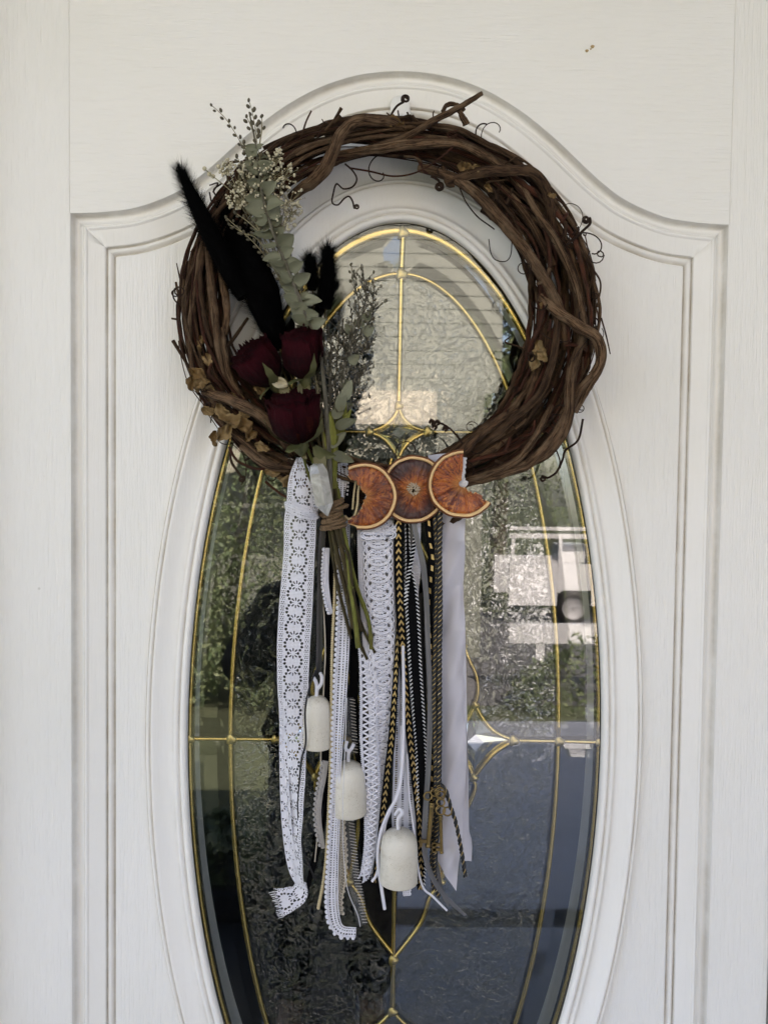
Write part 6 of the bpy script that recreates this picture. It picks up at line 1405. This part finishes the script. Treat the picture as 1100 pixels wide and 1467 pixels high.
J = dict(pel=(0, 0, .80), sp=(0, .02, .96), ch=(0, .02, 1.08), nk=(0, .03, 1.19), hd=(0, .06, 1.27),
         sl=(-.16, .02, 1.13), el=(-.23, .14, .98), wl=(.06, .40, 1.31), hl=(.085, .455, 1.36), sr=(.16, .02, 1.13), er=(.23, .14, .98), wr=(.22, .40, 1.31), hr=(.195, .455, 1.36),
         pl=(-.085, 0, .76), kl=(-.10, .06, .42), al=(-.10, -.01, .09), fl=(-.12, .13, .03), pr=(.085, 0, .76), kr=(.10, .06, .42), ar=(.10, -.01, .09), fr=(.12, .13, .03))
K = list(J); ix = {k: i for i, k in enumerate(K)}
E = [(ix[a], ix[b]) for a, b in (('pel', 'sp'), ('sp', 'ch'), ('ch', 'nk'), ('nk', 'hd'), ('ch', 'sl'), ('sl', 'el'), ('el', 'wl'), ('wl', 'hl'), ('ch', 'sr'), ('sr', 'er'), ('er', 'wr'), ('wr', 'hr'),
     ('pel', 'pl'), ('pl', 'kl'), ('kl', 'al'), ('al', 'fl'), ('pel', 'pr'), ('pr', 'kr'), ('kr', 'ar'), ('ar', 'fr'))]
RAD = dict(pel=.12, sp=.11, ch=.125, nk=.05, hd=.05, sl=.055, el=.04, wl=.025, hl=.03, sr=.055, er=.04, wr=.025, hr=.03, pl=.085, kl=.055, al=.035, fl=.03, pr=.085, kr=.055, ar=.035, fr=.03)
pts = [J[k] for k in K]; rad = [RAD[k] for k in K]
for sg, hk_, wk in ((-1, 'hl', 'wl'), (1, 'hr', 'wr')):                  # five fingers closing round each side of the phone
    hx, hy, hz = J[hk_]; inn = -sg
    for k in range(4):
        b0 = len(pts); z = hz + .045 - .020 * k; ln = (.9, 1.0, .95, .78)[k]
        pts += [(hx + .0 * inn, hy + .018, z), (hx - .004 * inn, hy + .045 * ln, z + .004), (hx + .016 * inn * ln, hy + .062 * ln, z + .004), (hx + .034 * inn * ln, hy + .060, z + .002)]
        rad += [.010, .0085, .0078, .007]; E += [(ix[hk_], b0), (b0, b0 + 1), (b0 + 1, b0 + 2), (b0 + 2, b0 + 3)]
    b0 = len(pts); pts += [(hx + .014 * inn, hy + .004, hz - .02), (hx + .030 * inn, hy + .015, hz + .005), (hx + .042 * inn, hy + .022, hz + .030)]; rad += [.012, .010, .0085]; E += [(ix[hk_], b0), (b0, b0 + 1), (b0 + 1, b0 + 2)]
skinmesh('body', pts, E, rad, M['skin'])
ja = ['pel', 'sp', 'ch', 'nk', 'sl', 'el', 'wl', 'sr', 'er', 'wr']; ji = {k: i for i, k in enumerate(ja)}
skinmesh('jacket', [J[k] for k in ja], [(ji[a], ji[b]) for a, b in (('pel', 'sp'), ('sp', 'ch'), ('ch', 'nk'), ('ch', 'sl'), ('sl', 'el'), ('el', 'wl'), ('ch', 'sr'), ('sr', 'er'), ('er', 'wr'))], [(.19, .14), (.17, .13), (.18, .14), .07, .075, .062, .042, .075, .062, .042], M['jacket'])
tr_ = ['pel', 'pl', 'kl', 'al', 'pr', 'kr', 'ar']; ti = {k: i for i, k in enumerate(tr_)}
skinmesh('trousers', [J[k] for k in tr_], [(ti[a], ti[b]) for a, b in (('pel', 'pl'), ('pl', 'kl'), ('kl', 'al'), ('pel', 'pr'), ('pr', 'kr'), ('kr', 'ar'))], [(.15, .12), .105, .075, .06, .105, .075, .06], M['trousers'])
th = np.linspace(0, 2 * PI, 33)[:-1]; ph = np.linspace(0.001, PI - .001, 24)
A, B = np.meshgrid(ph, th, indexing='ij'); X = .074 * np.sin(A) * np.cos(B); Y = .092 * np.sin(A) * np.sin(B); Z = .115 * np.cos(A)
X *= 1 - .22 * np.clip(-Z / .115, 0, 1); front = np.clip(np.sin(B), 0, 1) * np.sin(A)
gs = lambda x0, z0, s: np.exp(-((X - x0) ** 2 + (Z - z0) ** 2) / s ** 2) * (front > .3)
Y += .022 * gs(0, -.018, .014) + .012 * gs(0, .0, .012) - .010 * gs(-.03, .008, .016) - .010 * gs(.03, .008, .016) + .007 * gs(0, -.062, .018) + .008 * gs(0, -.095, .02)
HC = np.array([PX, PY + .075, 1.345])
mb = MB(); mb.grid(np.stack([X, Y, Z], -1) + HC, close=True)
for sg in (-1, 1): mb.grid(ico_blob(HC + np.array([sg * .074, -.005, -.005]), .016, el=1.6), 0, close=True)
mb.build('head', M['skin'], per)
for sg in (-1, 1):
    mb = MB(); mb.grid(ico_blob(HC + np.array([sg * .03, .074, .008]), .011), 0, close=True); mb.build('eye', M['white_plastic'], per)
mb = MB(); k = (A < 1.15) | ((B > PI * 1.02) & (A < 2.4)) | (B < -.1); km = k[:-1, :][:, :]; HX = np.stack([X * 1.10, np.minimum(Y, .09) * 1.10 - .004, Z * 1.07 + .004], -1) + HC
kk = (k[:-1] & k[1:]); mb.grid(HX, 0, None, kk, close=True); mb.build('hair', M['hair'], per)
mb = MB(); mb.tube([HC + np.array((0, -.09, .02)), HC + np.array((0, -.12, -.05)), HC + np.array((.01, -.10, -.14))], [.035, .04, .015], 10); mb.build('ponytail', M['hair'], per)
for sg in (-1, 1):
    mb = MB(); mb.tube([(PX + sg * .10, PY - .06, .035), (PX + sg * .105, PY + .03, .045), (PX + sg * .12, PY + .12, .03), (PX + sg * .125, PY + .17, .02)], [.032, .045, .045, .02], 12, flat=.75); mb.build('shoe', M['jacket'], per)
ph_ = thing('phone', 'black phone held upright in both hands, only mirrored behind the orange slices', 'phone', (0, -.745, 1.40))
box('case', M['rubber'], -.037, .037, -.7535, -.745, 1.345, 1.50, ph_); box('screen', M['carglass'], -.034, .034, -.7550, -.7537, 1.349, 1.496, ph_)
o = box('added_mat', M['rubber'], -1.3, -.03, -1.742, -.80, .002, .016); del o['kind']; tag(o, 'black mat added on the porch floor to darken the mirrored lower left', 'added_mat')  # added to darken the lower left of the reflection
pt = thing('porch_planter', 'long dark planter box with low dark shrubbery beside the porch step, only mirrored', 'planter', (-1.1, -1.9, -.88))
box('trough', M['trousers'], -2.2, -.06, -2.05, -1.76, -.88, .10, pt); leafcloud('foliage', (-1.1, -1.92, .16), (1.0, .16, .14), 2600, .03, 91, parent=pt)

# two small tan chips in the paint above the arch
M['chip'] = simple('tan_paint_chip', (0.50, 0.36, 0.18), .7, col2=(0.36, 0.25, 0.12), nscale=400)
for x, y, r in ((840.5, 72, 2.6), (848.5, 66, 3.0), (846, 69.5, 1.4)):
    o = plate('paint_chip', [(x - r, y), (x - r * .3, y - r * .8), (x + r, y - r * .5), (x + r * .7, y + r * .5), (x - r * .2, y + r * .9)], .0002, .0006, 'chip', door, 14)
